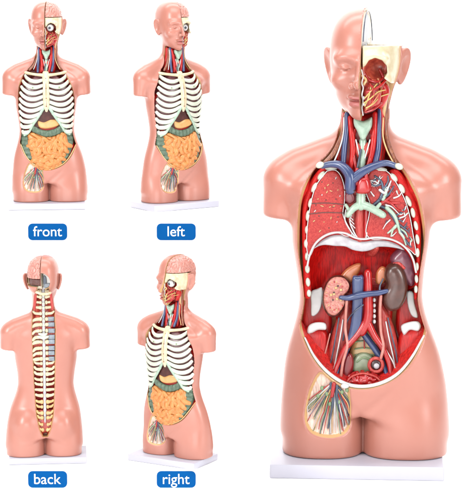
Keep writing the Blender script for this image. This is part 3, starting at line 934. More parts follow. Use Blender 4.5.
    # vault of the diaphragm: white rim, pale underside, deep red dome
    arch = [(307, 268), (309.5, 256), (315, 244), (324, 236), (334, 232.5), (345, 233), (355, 237.5), (364, 239), (374, 237.5), (386, 238), (398, 242), (407, 249), (413, 259), (416, 272)]
    tubep('diaphragm_rim', [(a, b, -21.5) for a, b in arch], 1.1, M_white, root, flat=(3, 1))
    dome = arch + [(414, 285), (404, 292), (385, 296), (340, 296), (318, 296), (310, 284)]
    od = [P(a, b, -6) for a, b in dome]
    od = [(q[0], q[2]) for q in spline(od, 4, True)]
    zt = P(361, 236, -14)[2]; zb = P(361, 296, 6)[2]

    def vault(x, y, z):
        p = poly_sdf(od, x[:, 0, :], z[:, 0, :])[:, None, :]
        # surface slopes from the rim at the front down and back to the rear wall
        yy = 8 - 26 * np.exp(-np.maximum(-p, 0) / 7.0) * np.clip((z - zb) / 30, 0, 1)
        return np.maximum(p - 1.5, np.abs(y - yy) - 2.5)
    solid('diaphragm_vault', vault, (-60, -26, zb - 4), (62, 24, zt + 14), M_dark, root, 0.9, 3)
    tend = [(312, 250), (318, 242.5), (325, 237.5), (335, 234), (345, 234.5), (355, 239), (364, 240.5), (374, 239), (386, 239.5), (397, 243), (405, 250), (398, 248.5), (388, 247), (378, 247), (371, 250), (363, 251.5), (353, 250), (345, 246.5), (335, 246), (325, 245), (318, 246.5)]
    slab('central_tendon', tend, -15, 2.2, M_grey, root, dome=1)
    tubep('gullet_stub', [(372, 252, 0), (375, 249, -8), (376.5, 247, -12)], [5, 4, 3], M_pinkm, root)
    # spleen, adrenals, kidneys
    slab('spleen', [(396, 250), (403, 246), (411, 252), (415, 264), (416, 280), (411, 286), (402, 279), (394, 268), (390, 258)], -6, 5, M_spleen, root, dome=6)
    tubep('spleen_notch', [(394, 264, -15), (399, 263.5, -16.5), (404, 268, -17)], 1.6, M_pinkm, root)
    slab('adrenal_gland', [(339, 279), (346, 269), (356, 263.5), (361, 264), (359, 273), (353, 282), (345, 284)], -2, 3, M_orange, root, dome=1.5)
    slab('adrenal_gland', [(376, 283), (376, 273), (381, 266.5), (386, 268), (387, 276), (383, 284)], -8, 3, M_orange, root, dome=1.5)
    kid = [(338, 275), (346, 277), (351, 284), (349, 291), (344.5, 296), (346, 303), (342, 311), (335, 317), (328, 315), (323, 306), (322.5, 294), (326, 283), (331, 277)]
    ko = slab('kidney', kid, -12, 6, M_kidrim, root, dome=1)
    cx_, cy_ = 335.5, 296
    slab('cut_face', [(cx_ + (a - cx_) * .9, cy_ + (b - cy_) * .92) for a, b in kid], -19, 1.3, M_kid, ko, dome=.4)
    for (x, y, a, b) in ((332, 284, 3, 2.4), (339, 282, 3, 2.4), (345, 286, 2.2, 2.6), (328, 291, 2.4, 3), (328, 300, 2.6, 3), (333, 307, 3.2, 2.8), (340, 306, 2.8, 3), (335, 312, 2.6, 2)):
        MB().ball(P(x, y, -20.2), (a, 1.1, b)).build('renal_pyramid', M_pink, ko)
    for k in range(26):
        a = 2 * math.pi * k / 26
        x1, y1 = cx_ + 10.5 * math.cos(a), cy_ + 16 * math.sin(a)
        if x1 > 343 and 288 < y1 < 304:
            continue
        x0, y0 = cx_ + 8.5 * math.cos(a), cy_ + 13.5 * math.sin(a)
        tubep('cortex_streak', [(x0, y0, -20.5), ((x0 + x1) / 2, (y0 + y1) / 2, -20.6), (x1, y1, -20)], [.6, .5, .3], M_pinkm if k % 2 else M_cream, ko, seg=6, n=2)
    for (x, y) in ((336, 288), (334, 294), (341, 290), (337, 299), (331, 295), (341, 300)):
        MB().ball(P(x, y, -21), (1.6, .9, 1.3), seg=8, rg=6).build('renal_calyx', M_cream, ko)
    for (x, y) in ((334, 292.5), (338, 286), (333, 300)):
        MB().ball(P(x, y, -21.7), (.9, .5, .9), seg=8, rg=6).build('renal_vessel', M_hole, ko)
    slab('kidney', [(391, 263), (398, 262.5), (405, 270), (408, 283), (406.5, 296), (401, 307), (393, 311), (386, 308), (382, 299), (383.5, 290), (386, 284), (384, 275), (386, 267)], -12, 5, M_brown, root, dome=7)
    # lower cavity: muscles, fasciae, iliac crests
    slab('loin_muscle', [(306, 292), (322, 286), (330, 300), (332, 330), (322, 352), (312, 350), (303, 334), (302, 314)], 6, 4, M_red, root, dome=3)
    slab('loin_muscle', [(420, 292), (404, 288), (398, 302), (396, 330), (405, 352), (414, 350), (424, 334), (424, 314)], 6, 4, M_red, root, dome=3)
    slab('pelvic_muscle', [(303, 330), (312, 326), (326, 330), (330, 346), (334, 366), (336, 380), (326, 373), (312, 357), (305, 345)], -4, 4, M_red, root, dome=4)
    slab('pelvic_muscle', [(426, 328), (418, 325), (402, 330), (397, 346), (394, 366), (392, 379), (402, 372), (416, 354), (424, 342)], -4, 4, M_red, root, dome=4)
    slab('loin_fascia', [(311, 292), (317, 289), (322.5, 288), (322, 303), (318, 313), (311.5, 316), (311, 304)], -4, 1.6, M_white, root)
    slab('loin_fascia', [(407, 292), (413, 292), (414.5, 303), (418, 317), (412, 316), (408, 306)], -4, 1.6, M_white, root)
    slab('hip_crest', [(307.5, 333), (308.5, 326), (315, 322.5), (325, 323), (326, 329.5), (318, 330), (312, 333)], -12, 3, M_white, root, n=5)
    slab('hip_crest', [(401, 326), (409, 322), (418, 321.5), (421, 326), (418, 331), (410, 330), (404, 335)], -12, 3, M_white, root, n=5)
    slab('spine_bed', [(340, 280), (388, 280), (392, 320), (386, 350), (380, 380), (345, 380), (340, 350), (336, 320)], 8, 5, M_red, root)
    slab('psoas_muscle', [(340, 312), (350, 298), (354, 320), (350, 342), (342, 362), (336, 378), (328, 372), (328, 352), (333, 330)], -5, 4, M_pinkm, root, dome=4.5)
    slab('psoas_muscle', [(379, 296), (388, 312), (395, 330), (399, 352), (400, 370), (392, 377), (386, 362), (379, 342), (376, 318)], -5, 4, M_pinkm, root, dome=4.5)
    # great vessels of the belly
    slab('vena_cava', [(352.6, 276.5), (358, 275.8), (363.4, 276.5), (363.2, 296), (362.6, 312), (361, 326), (356, 338), (348, 350), (344, 350), (348, 336), (351, 322), (352.2, 306), (352.4, 290)], -17, 4, M_blue, root, dome=1.2, r=2.2, n=3)
    tubep('abdominal_aorta', [(368, 273, -16), (368.5, 296, -18), (368, 318, -19), (362, 332, -19)], [4.0, 4.5, 4.8, 4.4], M_art, root)
    tubep('iliac_artery', [(367, 320, -19), (357, 335, -20), (345, 349, -20), (338, 364, -20), (333, 378, -22)], [3.8, 3.5, 3.0, 2.6, 2.2], M_art, root)
    tubep('iliac_artery', [(367, 320, -19), (374, 335, -20), (382, 347, -20), (388, 360, -20), (391, 374, -22)], [3.8, 3.5, 3.0, 2.6, 2.2], M_art, root)
    tubep('iliac_vein', [(358, 326, -12), (367, 338, -13), (377, 352, -14), (384, 366, -16), (388, 378, -20)], [3.2, 3.6, 3.4, 2.8, 2.2], M_blue, root)
    tubep('iliac_vein', [(348, 346, -15), (343, 358, -17), (338, 368, -19), (336, 380, -21)], [3, 2.8, 2.4, 2], M_blue, root)
    tubep('renal_vein', [(341, 297.5, -22), (348, 298, -23), (357, 296, -24), (368, 294, -24), (378, 293, -22), (387, 291, -21)], [2.2, 2.8, 3.6, 3.0, 2.8, 2.2], M_blue, root)
    tubep('renal_vein_branch', [(380, 293, -21), (380, 286, -19), (383, 279, -17)], [1.2, 1, .7], M_vein, root)
    tubep('gonadal_vessel', [(363, 305, -25), (354, 312, -24), (347, 322, -16), (343, 340, -14)], .8, M_vein, root, seg=6)
    for k in range(5):
        MB().ball(P(374.3, 300 + k * 5.4, -16), (1.7, 1.4, 2.2)).build('sympathetic_ganglion', M_white, root)
    tubep('ureter', [(347, 299, -20), (346, 312, -18), (345.5, 330, -17), (347.5, 345, -22), (343, 362, -22), (341, 376, -22)], 1.6, M_pink, root)
    tubep('ureter', [(381, 296, -20), (380, 312, -18), (381, 332, -17), (383.5, 346, -22), (381, 358, -23)], 1.6, M_pink, root)
    for (pts, m_) in (([(339, 318, -14), (336, 335, -16), (333, 352, -16), (329, 370, -15)], M_vein), ([(343, 320, -14), (340, 338, -16), (337, 354, -16), (333, 374, -17)], M_white),
                      ([(388, 318, -14), (392, 336, -16), (396, 352, -16), (398, 368, -16)], M_vein), ([(386, 322, -14), (389, 338, -16), (393, 356, -16), (396, 372, -17)], M_white),
                      ([(330, 334, -12), (326, 350, -12), (322, 364, -12)], M_pink), ([(341, 352, -19), (335, 366, -19), (331, 379, -20)], M_white), ([(386, 350, -20), (393, 362, -20), (397, 374, -20)], M_white)):
        tubep('loin_nerve', pts, .8, m_, root, seg=6)
    # sacrum, rectum, bladder
    slab('sacrum', [(356, 334), (365, 329), (374, 334), (379, 348), (380, 366), (372, 376), (356, 376), (349, 366), (350, 350)], 0, 6, M_cream, root, dome=3)
    for y_ in (341, 348, 354):
        tubep('disc_line', [(355, y_ + 1, -9.5), (364, y_, -10), (374, y_ + 1, -9.5)], .7, M_lymph, root, seg=6)
    slab('sacral_disc', [(352, 362), (357, 354), (365, 352), (373, 356), (375, 366), (370, 374), (358, 375), (352, 370)], -8, 3, M_green, root, dome=3)
    tubep('disc_groove', [(357, 362, -14), (363, 358, -14.6), (370, 360, -14), (371, 367, -14)], .8, M_lymph, root, seg=6)
    tubep('sacral_artery', [(364, 334, -10), (364.5, 348, -11)], .8, M_art, root, seg=6)
    slab('pelvic_vessel_bundle', [(345, 356), (351, 353), (354, 362), (352, 374), (347, 379), (342, 372)], -14, 3, mat('maroon_bundle', (120, 20, 26), .3), root, dome=1)
    ring = [P(376 + 6.8 * math.cos(a), 365 + 6.8 * math.sin(a), -20) for a in np.linspace(0, 2 * math.pi, 13)]
    MB().ball(P(376, 365, -16), (8.6, 5, 8.6), seg=20).build('rectum', M_pink, root)
    MB().tube(ring, 1.8, seg=9).build('rectum_wall', M_pinkm, root)
    MB().ball(P(376, 365, -20), (5.2, 1.6, 5.2), seg=18).build('rectum_lumen', M_hole, root)
    MB().ball(P(376.5, 366, -21), (3, 1.2, 3), seg=14).build('rectum_plug', M_grey, root)
    lab = labyrinth((80, 40, 60), 6.0, 5)
    slab('bladder', [(345, 385), (347, 378), (353, 373), (363, 371), (374, 373), (380, 378), (383, 385), (372, 389), (356, 389)], -22, 5, M_art, root, dome=2.5,
         disp=lambda x, y, z: 1.0 * lab[:x.shape[0], :x.shape[1], :x.shape[2]] if x.shape[0] <= 80 and x.shape[2] <= 60 and x.shape[1] <= 40 else 0)
    tubep('bladder_rim', [(347, 382, -29), (352, 376.5, -29), (363, 373.5, -29), (375, 376.5, -29), (381, 382, -29)], 1.1, M_pinkm, root, seg=7)
    MB().tube([PSB(a, b, 2.6) for a, b in [(305, 338), (314, 356), (327, 371.5), (344, 383), (362, 386.5), (381, 383), (398, 373.5), (412, 357), (424, 336)]], [.9, 1.6, 1.9, 1.9, 1.9, 1.5, 1.2], seg=8).build('peritoneum_edge', M_white, root)
    MB().ball(PS(345, 386, 0.5), (4.2, 2, 2.6)).build('groin_ligament', M_white, root)


# ------------------------------------------------------------------ closed torso: chest plate, gut, brain
def sm(x, y):
    return 361 + (x - 46) / 0.447, 12 + (y - 2) * 2.262


def core(name, pts, depth, ymax, m, parent, h=0.9, rnd_=1.5, disp=None, n=4, small=True):
    q = [sm(*p) for p in pts] if small else pts
    q = [PS(a, b, depth) for a, b in q]
    o = [(v[0], v[2]) for v in spline(q, n, True)]
    A = np.array(o); l2, h2 = A.min(0) - 3, A.max(0) + 3
    ymin = min(v[1] for v in q) - 12

    def fn(x, y, z):
        p = poly_sdf(o, x[:, 0, :], z[:, 0, :])[:, None, :]
        w, xc, f, b, n_ = row(z)
        d = sellip(x - xc, y - (f + b) / 2, w, (b - f) / 2, n_)
        R = rnd_
        d = d + depth
        if disp is not None:
            d = d - disp(x, y, z, p)
        qa, qb = p + R, d + R
        s = np.sqrt(np.maximum(qa, 0) ** 2 + np.maximum(qb, 0) ** 2) + np.minimum(np.maximum(qa, qb), 0) - R
        return np.maximum(s, y - ymax)
    return solid(name, fn, (l2[0], ymin, l2[1]), (h2[0], ymax + 2, h2[1]), m, parent, h)


def closed_organs(root):
    core('flank_muscle', [(31, 80), (20, 96), (17, 115), (17.5, 135), (20, 152), (30, 164), (62, 164), (72, 152), (74.5, 135), (75, 115), (72, 96), (62, 80), (46, 76)], 9, 10, M_red, root, 1.2, n=3)
    core('lung', [(43.5, 76), (30, 79), (22, 92), (19, 108), (19, 126), (27, 127), (36, 114), (43.5, 110)], 6.5, -6, M_lungw, root, 1.0)
    core('lung', [(48.5, 76), (62, 79), (70, 92), (73, 108), (73, 126), (65, 127), (56, 114), (48.5, 110)], 6.5, -6, M_lungw, root, 1.0)
    core('liver', [(44, 109), (48, 109), (58, 118), (62, 126), (50, 125), (36, 127), (28, 129), (36, 118)], 5, -12, M_liver, root)
    core('stomach', [(37, 120), (43, 121.5), (50, 119), (57, 119.5), (59, 124), (52, 127), (44, 128), (38, 126)], 2.5, -12, M_stom, root, rnd_=4)

    def haus(x, y, z, p):
        return 2.6 * np.abs(np.cos(x * 0.33 + .3)) ** .6 - .6 + .25 * np.cos(x * 2.4)
    core('transverse_colon', [(27, 122.5), (33, 124.5), (39, 128), (46, 129.5), (54, 128), (60, 124.5), (66, 122.5), (67, 128), (60, 132.5), (52, 135.5), (44, 136), (36, 133), (29, 129)], 2.0, -12, M_colon, root, rnd_=5, disp=haus)

    def hausv(x, y, z, p):
        return 3.4 * np.abs(np.cos(z * 0.30)) ** .6 + .3 + .25 * np.cos(z * 2.4)
    core('ascending_colon', [(20, 128), (26, 131), (28, 145), (32, 158), (34, 165), (29, 161), (23, 152), (20, 142)], 5, -8, M_colon, root, rnd_=4, disp=hausv)
    core('descending_colon', [(72, 128), (66, 131), (64, 145), (60, 158), (57, 165), (63, 161), (69, 152), (72, 142)], 5, -8, M_colon, root, rnd_=4, disp=hausv)
    lab = labyrinth((160, 130), 23, 21, 4)

    def coil(x, y, z, p):
        i = np.clip(((x + 62) / 0.8).astype(int), 0, 159); k = np.clip(((z - 85) / 0.8).astype(int), 0, 129)
        g = lab[i, k]
        r = np.clip(np.abs(g) / 0.8, 0, 1) ** 0.55
        return 6.0 * r - 3.0 + 2.0 * np.clip(-p / 14, 0, 1)
    core('small_intestine', [(31, 131), (40, 134.5), (46, 136), (54, 135), (63, 131), (67, 138), (67, 148), (63, 158), (56, 166), (46, 170), (37, 168), (31, 162), (29, 152), (26, 142), (26, 134)],
         3.0, -10, M_gut, root, 0.8, 5, coil)
    rg = random.Random(8); gut = MB(); got = []
    po = [sm(*p) for p in [(31, 136), (39, 139), (46, 140.5), (54, 139.5), (62, 136), (66, 141), (65, 148), (61, 157), (55, 164), (46, 167.5), (38, 165), (33, 159), (31, 152), (28, 142), (28, 136)]]
    cand = [(rg.uniform(300, 420), rg.uniform(300, 392)) for _ in range(4000)]
    A_ = np.array(cand, np.float32)
    ins = poly_sdf(po, A_[:, :1], A_[:, 1:])[:, 0]
    for (x, y), d in zip(cand, ins):
        if d > -3 or any((x - a) ** 2 + (y - b) ** 2 < 9.6 ** 2 for a, b in got):
            continue
        got.append((x, y))
        th = rg.uniform(0, math.pi) if d < -12 else math.atan2(y - 340, x - 361) + math.pi / 2 + rg.uniform(-.5, .5)
        bend = rg.choice([-1, 1]) * rg.uniform(.05, .13); L = rg.uniform(10, 16); pts = []
        dz = rg.uniform(-1.2, 1.0)
        for t in np.linspace(-1, 1, 5):
            a = th + bend * L * t * .5
            pts.append(PS(x + math.cos(a) * L * t, y + math.sin(a) * L * t, 2.0 + dz + 2.6 * t * t))
        gut.tube(pts, [4.8, 5.9, 6.1, 5.9, 4.8], seg=12, n=4, ref=(0, -1, 0))
    gut.build('bowel_loops', M_gut, root)
    MB().tube([PSB(a, b, 1.5) for a, b in [(302, 330), (312, 355), (325, 371), (343, 383), (362, 387), (381, 383), (399, 373), (413, 356), (426, 330)]], 1.2).build('belly_rim', M_cream, root)
    # chest plate
    def S_(x, y, off=0.0):
        a, b = sm(x, y); return PS(a, b, off)

    def outward(p):
        w, xc, f, b, n = [float(v) for v in row(np.array([p[2]]))]
        return (float((p[0] - xc) / w) * 0.9 + 0.0, -1.0 + 0.35 * abs(float((p[0] - xc) / w)), 0)
    outer = [(25, 76), (22.5, 81.5), (21, 87.5), (20, 93.5), (19.3, 99.5), (19, 105.5), (19, 111.5), (19.3, 117.5), (20, 123.5), (21.5, 129.5)]
    inn = [(42.8, 79.5), (42.8, 85), (42.8, 90.5), (42.8, 96), (42.8, 101.5), (43.2, 106), (40, 112.5), (36, 118), (32, 123.5), (28, 130)]
    for (o_, i_) in zip(outer, inn):
        for sgn in (1, -1):
            mx = lambda x: x if sgn > 0 else 92 - x
            xm = [o_[0] + (i_[0] - o_[0]) * t for t in (0, .12, .35, .65, 1)]
            w_ = (i_[0] - o_[0]) / 22
            ys = [o_[1] - 2.2 * w_, o_[1] + 1.2, o_[1] + (i_[1] - o_[1]) * .35 + 3.4 * w_, o_[1] + (i_[1] - o_[1]) * .65 + 3.2 * w_, i_[1]]
            MB().tube([S_(mx(a), b, 1.0) for a, b in zip(xm, ys)], [3.6, 4.3, 4.7, 4.7, 3.8], ref=outward, flat=(.62, 1), seg=12, n=6).build('rib', M_rib, root)
    for sgn in (1, -1):
        mx = lambda x: x if sgn > 0 else 92 - x
        MB().tube([S_(mx(x), y, 0.6) for x, y in ((44, 106), (40, 112), (36, 118), (32, 123.5), (27.5, 131), (23, 133.5))], [3.4, 3.6, 3.4, 3.2, 2.8, 2.2], ref=outward, flat=(.7, 1)).build('costal_cartilage', M_mint, root)
        MB().tube([S_(mx(x), y, -1.5) for x, y in ((43, 74.5), (38, 74), (32, 73), (26, 71.5))], [4.2, 3.4, 3.2, 4], ref=(0, -1, 0)).build('collarbone', M_bone, root)
    st = [S_(46, 71.5, -.5), S_(46, 76, -.5), S_(46, 84, -.5), S_(46, 95, -.5), S_(46, 105, -.5), S_(46, 111, 0)]
    MB().tube(st, [6.8, 8.2, 6.8, 7.6, 7.0, 2.6], ref=(0, -1, 0), flat=(.42, 1), seg=16).build('breastbone', M_bone, root)
    for y_ in (78, 88, 98, 106):
        MB().ball(S_(46, y_, -3.6), (1.3, .8, 1.3), seg=10, rg=6).build('sternum_pin', M_brownm, root)
    MB().tube([S_(46, y_, -3.4) for y_ in (77, 86, 96, 106)], .45, seg=6).build('sternum_line', M_brownm, root)
    for sx in (32.5, 59.5):
        MB().ball(S_(sx, 87, -3), (1.6, 1.2, 1.6), seg=10, rg=6).build('chest_pin', M_lymph, root)
    # half brain
    lab3 = labyrinth((64, 128, 72), 13, 3, 7)

    def hxy(x, y):
        return c_ * (x - HX) - s_ * (y - HY), s_ * (x - HX) + c_ * (y - HY) + HY

    def brain(x, y, z):
        d = head_d(x, y, z)
        X_, Y_ = hxy(x, y)
        i, j, k = x.shape
        g = lab3[:i, :j, :k]
        q = d + 3.8 - 2.4 * np.sqrt(np.clip(np.abs(g) * 1.6, 0, 1))
        lowz = np.where(Y_ > 12, ZCUT - 11 + .6, ZCUT + .6)
        return np.maximum(q, np.maximum(-X_ + 1.0, lowz - z))
    solid('brain_half', brain, (-8, -46, ZCUT - 18), (46, 60, ZTOP + 2), M_brain, root, 0.9, 1)

    def cereb(x, y, z):
        d = head_d(x, y, z)
        X_, Y_ = hxy(x, y)
        return np.maximum(d + 6 + .5 * np.cos(z * 2.2), np.maximum(-X_ + 1.0, np.maximum(14 - Y_, np.maximum(z - ZCUT + 12, LOW_BACK - 2 - z))))
    solid('cerebellum', cereb, (-8, 8, LOW_BACK - 10), (46, 60, ZCUT), M_cereb, root, 0.9, 1)
    eye = P(373.5, 68.5, -31)
    eb = MB().ball(eye, (8.2, 8.2, 8.2), seg=24, rg=14).build('eyeball', M_white, root)
    MB().ball(eye + np.array([-.9, -7.0, -.2]), (3.3, 1.8, 3.3), seg=18).build('iris', M_vein, eb)
    MB().ball(eye + np.array([-1.0, -8.4, -.2]), (1.5, .9, 1.5), seg=12).build('pupil', M_black, eb)
    MB().tube([eye + np.array([8.6 * math.cos(a), -3.5, 8.6 * math.sin(a)]) for a in np.linspace(0.0, math.pi, 10)], .7, seg=7).build('eyelid_rim', M_kidrim, eb)


def spine(root):
    def BP(x, z, off):
        return np.array([x, back(x, z) + off, z])
    zs = np.linspace(76, 384, 26)
    cord = [BP(3, z, -8) for z in np.linspace(92, 392, 14)]
    MB().tube(cord, [1.6] + [3.6] * 12 + [4.4], ref=(0, 1, 0)).build('spinal_cord', M_grey, root)
    rv = random.Random(3)
    for i, z in enumerate(zs):
        z = z + rv.uniform(-1.2, 1.2); j1, j2 = rv.uniform(.75, 1.2), rv.uniform(-2.5, 2.5)
        w = float(np.interp(z, CH_Z, CH_W))
        yb = back(3, z)
        if i % 1 == 0:
            b = MB()
            for s_g in (-1, 1):
                b.ball((3 + s_g * min(6.5, w * .42), yb - 6, z), (min(4.4, w * .3) * j1, 4, 4.6 * rv.uniform(.8, 1.15)), seg=12)
                if i < 13 or i > 20:
                    b.tube([(3 + s_g * w * .4, yb - 6, z), (3 + s_g * w * .7, yb - 5.5, z + 1), (3 + s_g * w * .86, yb - 6, z + 3 + j2)], [3.4 * j1, 3.0, 2.6 * j1], ref=(0, 1, 0))
            b.build('vertebra', M_cream if z < 150 else M_bone, root)
        if 13 <= i <= 20:
            MB().tube([(3 + w * .42, yb - 6, z), (3 + w * .7, yb - 6, z - 1), (3 + w * .9, yb - 6.5, z - 4 + j2)], [4.2, 3.8 * j1, 3.2], ref=(0, 1, 0)).build('rib_head', M_bone, root)
            MB().box((3 - w * .9, yb - 9, z - 5), (3 - w * .36, yb - 4, z + 5), 1.5).build('nerve_segment', M_slate, root)
    for (z, r) in ((286, 9), (292, 6)):
        MB().tube([BP(3 - r, z, -3), BP(3, z - 2, -1), BP(3 + r + 4, z, -3)], [2.5, 4.5, 2.5], ref=(0, 1, 0)).build('spinous_process', M_rib, root)
    for k in range(9):
        z = 300 + k * 9.5
        MB().ball(BP(3, z, -4), (3.4, 3, 3.6), seg=10).build('spinous_process', M_rib, root)
    for s_g in (-1, 1):
        MB().tube([(3 + s_g * 15, 24, 392), (3 + s_g * 17, 24, 372), (3 + s_g * 20, 26, 345)], [3, 3.4, 3], ref=(0, 1, 0)).build('neck_muscle', M_pinkm, root)
    MB().tube([(-12, 42, ZTOP - 78), (-6, 47, ZTOP - 79), (6, 48, ZTOP - 79), (17, 43, ZTOP - 76)], 3.2, ref=(0, 1, 0)).build('skull_base', M_bone, root)
    zc = ZTOP - 53
    half = [(4 - 1.5, zc - 16)] + [(3 - 16.5 * math.cos(t), zc + 16.5 * math.sin(t)) for t in np.linspace(-1.35, 1.35, 9)][::1] + [(2.5, zc + 16)]
    slab('brain_window', half, 34, 3, M_white, root, n=2, raw=True, r=1)
    slab('brain_stem_section', [(2, zc + 12), (2, zc - 6), (-4, zc - 6), (-5, zc + 4), (-3, zc + 11)], 36, 3, M_vein, root, raw=True, r=1)
    slab('cerebellum_section', [(1, zc - 6), (-6, zc - 4), (-12, zc - 5), (-12, zc - 10), (-5, zc - 14), (1, zc - 14)], 37, 3, M_slate, root, raw=True, r=1.5)
    MB().tube([(3 - 18 * math.cos(t), 40 - 7 * math.sin(abs(t) / 1.6), zc + 18 * math.sin(t)) for t in np.linspace(-1.3, 1.4, 12)], 1.4, ref=(0, 1, 0)).build('window_rim', M_cream, root)


def new_root(name, loc, rot, scale):
    o = bpy.data.objects.new(name, None)
    o.empty_display_size = 0.05
    o.location = [v * U for v in loc]; o.rotation_euler = (0, 0, rot); o.scale = (scale,) * 3
    C.objects.link(o)
    return o


def dup(src, loc, rot, scale, skip=()):
    r = src.copy(); C.objects.link(r)
    r.location = [v * U for v in loc]; r.rotation_euler = (0, 0, rot); r.scale = (scale,) * 3
    for ch in list(src.children):
        if ch.name.split('.')[0] in skip:
            continue
        c2 = ch.copy(); C.objects.link(c2); c2.parent = r
        for g in ch.children:
            d = g.copy(); C.objects.link(d); d.parent = c2
    return r


def W(px, py, Y):
    """world point on plane y=Y seen at a pixel"""
    ray = np.array([px - 232, 0, 0]) + np.array([0, sp, cp]) * (244 - py) + np.array([0, cp, -sp]) * DIST
    k = (Y - cam_pos[1]) / ray[1]
    return cam_pos + ray * k


# ------------------------------------------------------------------ setting: white sweep, low step, tall plinth
STEP_Y, PL_Y = -170.0, -66.0
h2 = W(46, 468.7, STEP_Y)[2]
h1 = W(46, 211, PL_Y)[2]
b = MB()
prof = [(-1500, 0), (-600, 0), (0, 0), (500, 0)]
for k in range(1, 13):
    a = math.pi / 2 * k / 12
    prof.append((500 + 400 * math.sin(a), 400 - 400 * math.cos(a)))
prof.append((900, 1800))
for (y, z) in prof:
    for x in (-1800, 1800):
        b.v.append(np.array([x, y, z - 0.0]))
for i in range(len(prof) - 1):
    b.f.append((2 * i, 2 * i + 1, 2 * i + 3, 2 * i + 2))
fl = b.build('studio_floor', M_studio); fl['kind'] = 'structure'
xr = W(228, 300, PL_Y)[0]
x0_, x1_ = -420, xr - 3
R_ = 44  # cove radius, added to spread the shade line in the inner corner
prof = [(STEP_Y, 0.2), (STEP_Y, h2 - .8), (STEP_Y + .8, h2), (PL_Y - R_, h2)]
prof += [(PL_Y - R_ + R_ * math.sin(t), h2 + R_ - R_ * math.cos(t)) for t in np.linspace(0.12, math.pi / 2, 12)]
prof += [(PL_Y, h1 - .8), (PL_Y + .8, h1), (PL_Y + 110, h1), (PL_Y + 110, 0.2)]
b = MB(); n_ = len(prof)
for x in (x0_, x1_):
    b.v += [np.array([x, y, z]) for y, z in prof]
for k in range(n_):
    b.f.append((k, (k + 1) % n_, n_ + (k + 1) % n_, n_ + k))
b.f.append(tuple(range(n_ - 1, -1, -1))); b.f.append(tuple(range(n_, 2 * n_)))
o = b.build('display_stand', M_studio, smooth=False)
tag(o, 'stepped white stand carrying the four small torsos', 'display stand')

# ------------------------------------------------------------------ the five torsos
big = new_root('anatomical_torso', (BIG_X, 0, 0), BIG_ROT, 1.0)
shell(big)
open_organs(big)
tag(big, 'large anatomical torso opened with its chest plate and organs lifted out', 'anatomical model')


def place(px, py, Yc, ztop):
    p = W(px, py, Yc)
    return (p[0], Yc, ztop)


def sc(Y, k):
    return k * (DIST + Y) / DIST


Yup = PL_Y + 32; Ylo = STEP_Y + 34
G = 'small anatomical torsos shown from four sides'
front_t = new_root('anatomical_torso', place(47.8, 206, Yup, h1 + .2), math.radians(5.0), sc(Yup, .441))
shell(front_t); closed_organs(front_t)
tag(front_t, 'small closed torso facing straight forward above the plate reading front', 'anatomical model', G)
left_t = dup(front_t, place(173.5, 206, Yup, h1 + .2), math.radians(34), sc(Yup, .441))
left_t['label'] = 'small closed torso turned towards the large one above the plate reading left'
right_t = dup(front_t, place(175.5, 462, Ylo, h2 + .2), math.radians(-30), sc(Ylo, .455))
right_t['label'] = 'small closed torso turned away from the large one above the plate reading right'
skip = ('bowel_loops', 'rib', 'costal_cartilage', 'collarbone', 'breastbone', 'sternum_pin', 'sternum_line', 'chest_pin', 'transverse_colon', 'ascending_colon', 'descending_colon', 'small_intestine', 'stomach', 'liver', 'lung',
        'belly_rim', 'eyeball', 'groin_vein', 'groin_nerve', 'groin_artery', 'groin_lymph_vessel', 'lymph_node', 'larynx', 'windpipe', 'thyroid_gland', 'throat_ligament', 'thyroid_vein',
        'neck_muscle', 'neck_tendon', 'face_artery', 'face_nerve', 'face_gland', 'tooth', 'cut_edge', 'nose_cartilage', 'cheek_muscle', 'carotid_artery', 'jugular_vein', 'neck_nerve')
back_t = dup(front_t, place(47, 462, Ylo, h2 + .2), math.radians(180 + 5), sc(Ylo, .455))
spine(back_t)
back_t['label'] = 'small torso seen from behind with its spine laid bare'


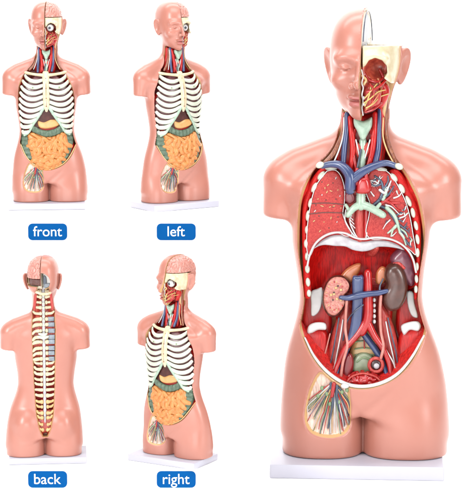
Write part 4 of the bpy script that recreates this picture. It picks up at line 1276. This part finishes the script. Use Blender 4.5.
# ------------------------------------------------------------------ name plates
def plate(word, x0, y0, x1, y1, Y, label):
    a, c = W(x0, y1, Y), W(x1, y0, Y)
    w, h = (c[0] - a[0]) / 2, (c[2] - a[2]) / 2
    cx, cz = (a[0] + c[0]) / 2, (a[2] + c[2]) / 2
    r = 4.2; out = []
    for (qx, qz, a0) in ((w - r, h - r, 0), (-(w - r), h - r, 90), (-(w - r), -(h - r), 180), (w - r, -(h - r), 270)):
        for k in range(7):
            t = math.radians(a0 + 15 * k)
            out.append((qx + r * math.cos(t), qz + r * math.sin(t)))
    m = MB(); n = len(out)
    for y in (0, -1.4):
        m.v += [np.array([p[0], y, p[1]]) for p in out]
    m.f.append(tuple(range(n - 1, -1, -1))[::-1]); m.f.append(tuple(range(2 * n - 1, n - 1, -1)))
    for i in range(n):
        m.f.append((i, (i + 1) % n, n + (i + 1) % n, n + i))
    o = m.build('name_plate', M_plate, None, smooth=False)
    o.location = (cx * U, (Y - .1) * U, cz * U)
    tag(o, label, 'name plate', 'blue name plates')
    cu = bpy.data.curves.new('lettering', 'FONT'); cu.body = word; cu.align_x = 'CENTER'; cu.size = 1; cu.extrude = 0.01; cu.offset = 0.0
    to = bpy.data.objects.new('tmp', cu); C.objects.link(to)
    bpy.context.view_layer.update()
    me = bpy.data.meshes.new_from_object(to.evaluated_get(bpy.context.evaluated_depsgraph_get()))
    C.objects.unlink(to); bpy.data.objects.remove(to)
    co = np.array([v.co[:] for v in me.vertices])
    size = 14.0 * U
    cxx = (co[:, 0].min() + co[:, 0].max()) / 2
    for v in me.vertices:
        x, y, z = v.co
        v.co = ((x - cxx) * size * .98, -z * size - 1.7 * U, (y - 0.29) * size)
    me.materials.clear(); me.materials.append(M_letter)
    t = bpy.data.objects.new('lettering', me); C.objects.link(t); t.parent = o


plate('front', 28.3, 223.5, 67, 240, PL_Y, 'blue rounded plate reading front in white letters')
plate('left', 156.8, 223.5, 195.7, 240, PL_Y, 'blue rounded plate reading left in white letters')
plate('back', 28.3, 471, 67, 487.3, STEP_Y, 'blue rounded plate reading back in white letters')
plate('right', 156.8, 471, 195.7, 487.3, STEP_Y, 'blue rounded plate reading right in white letters')
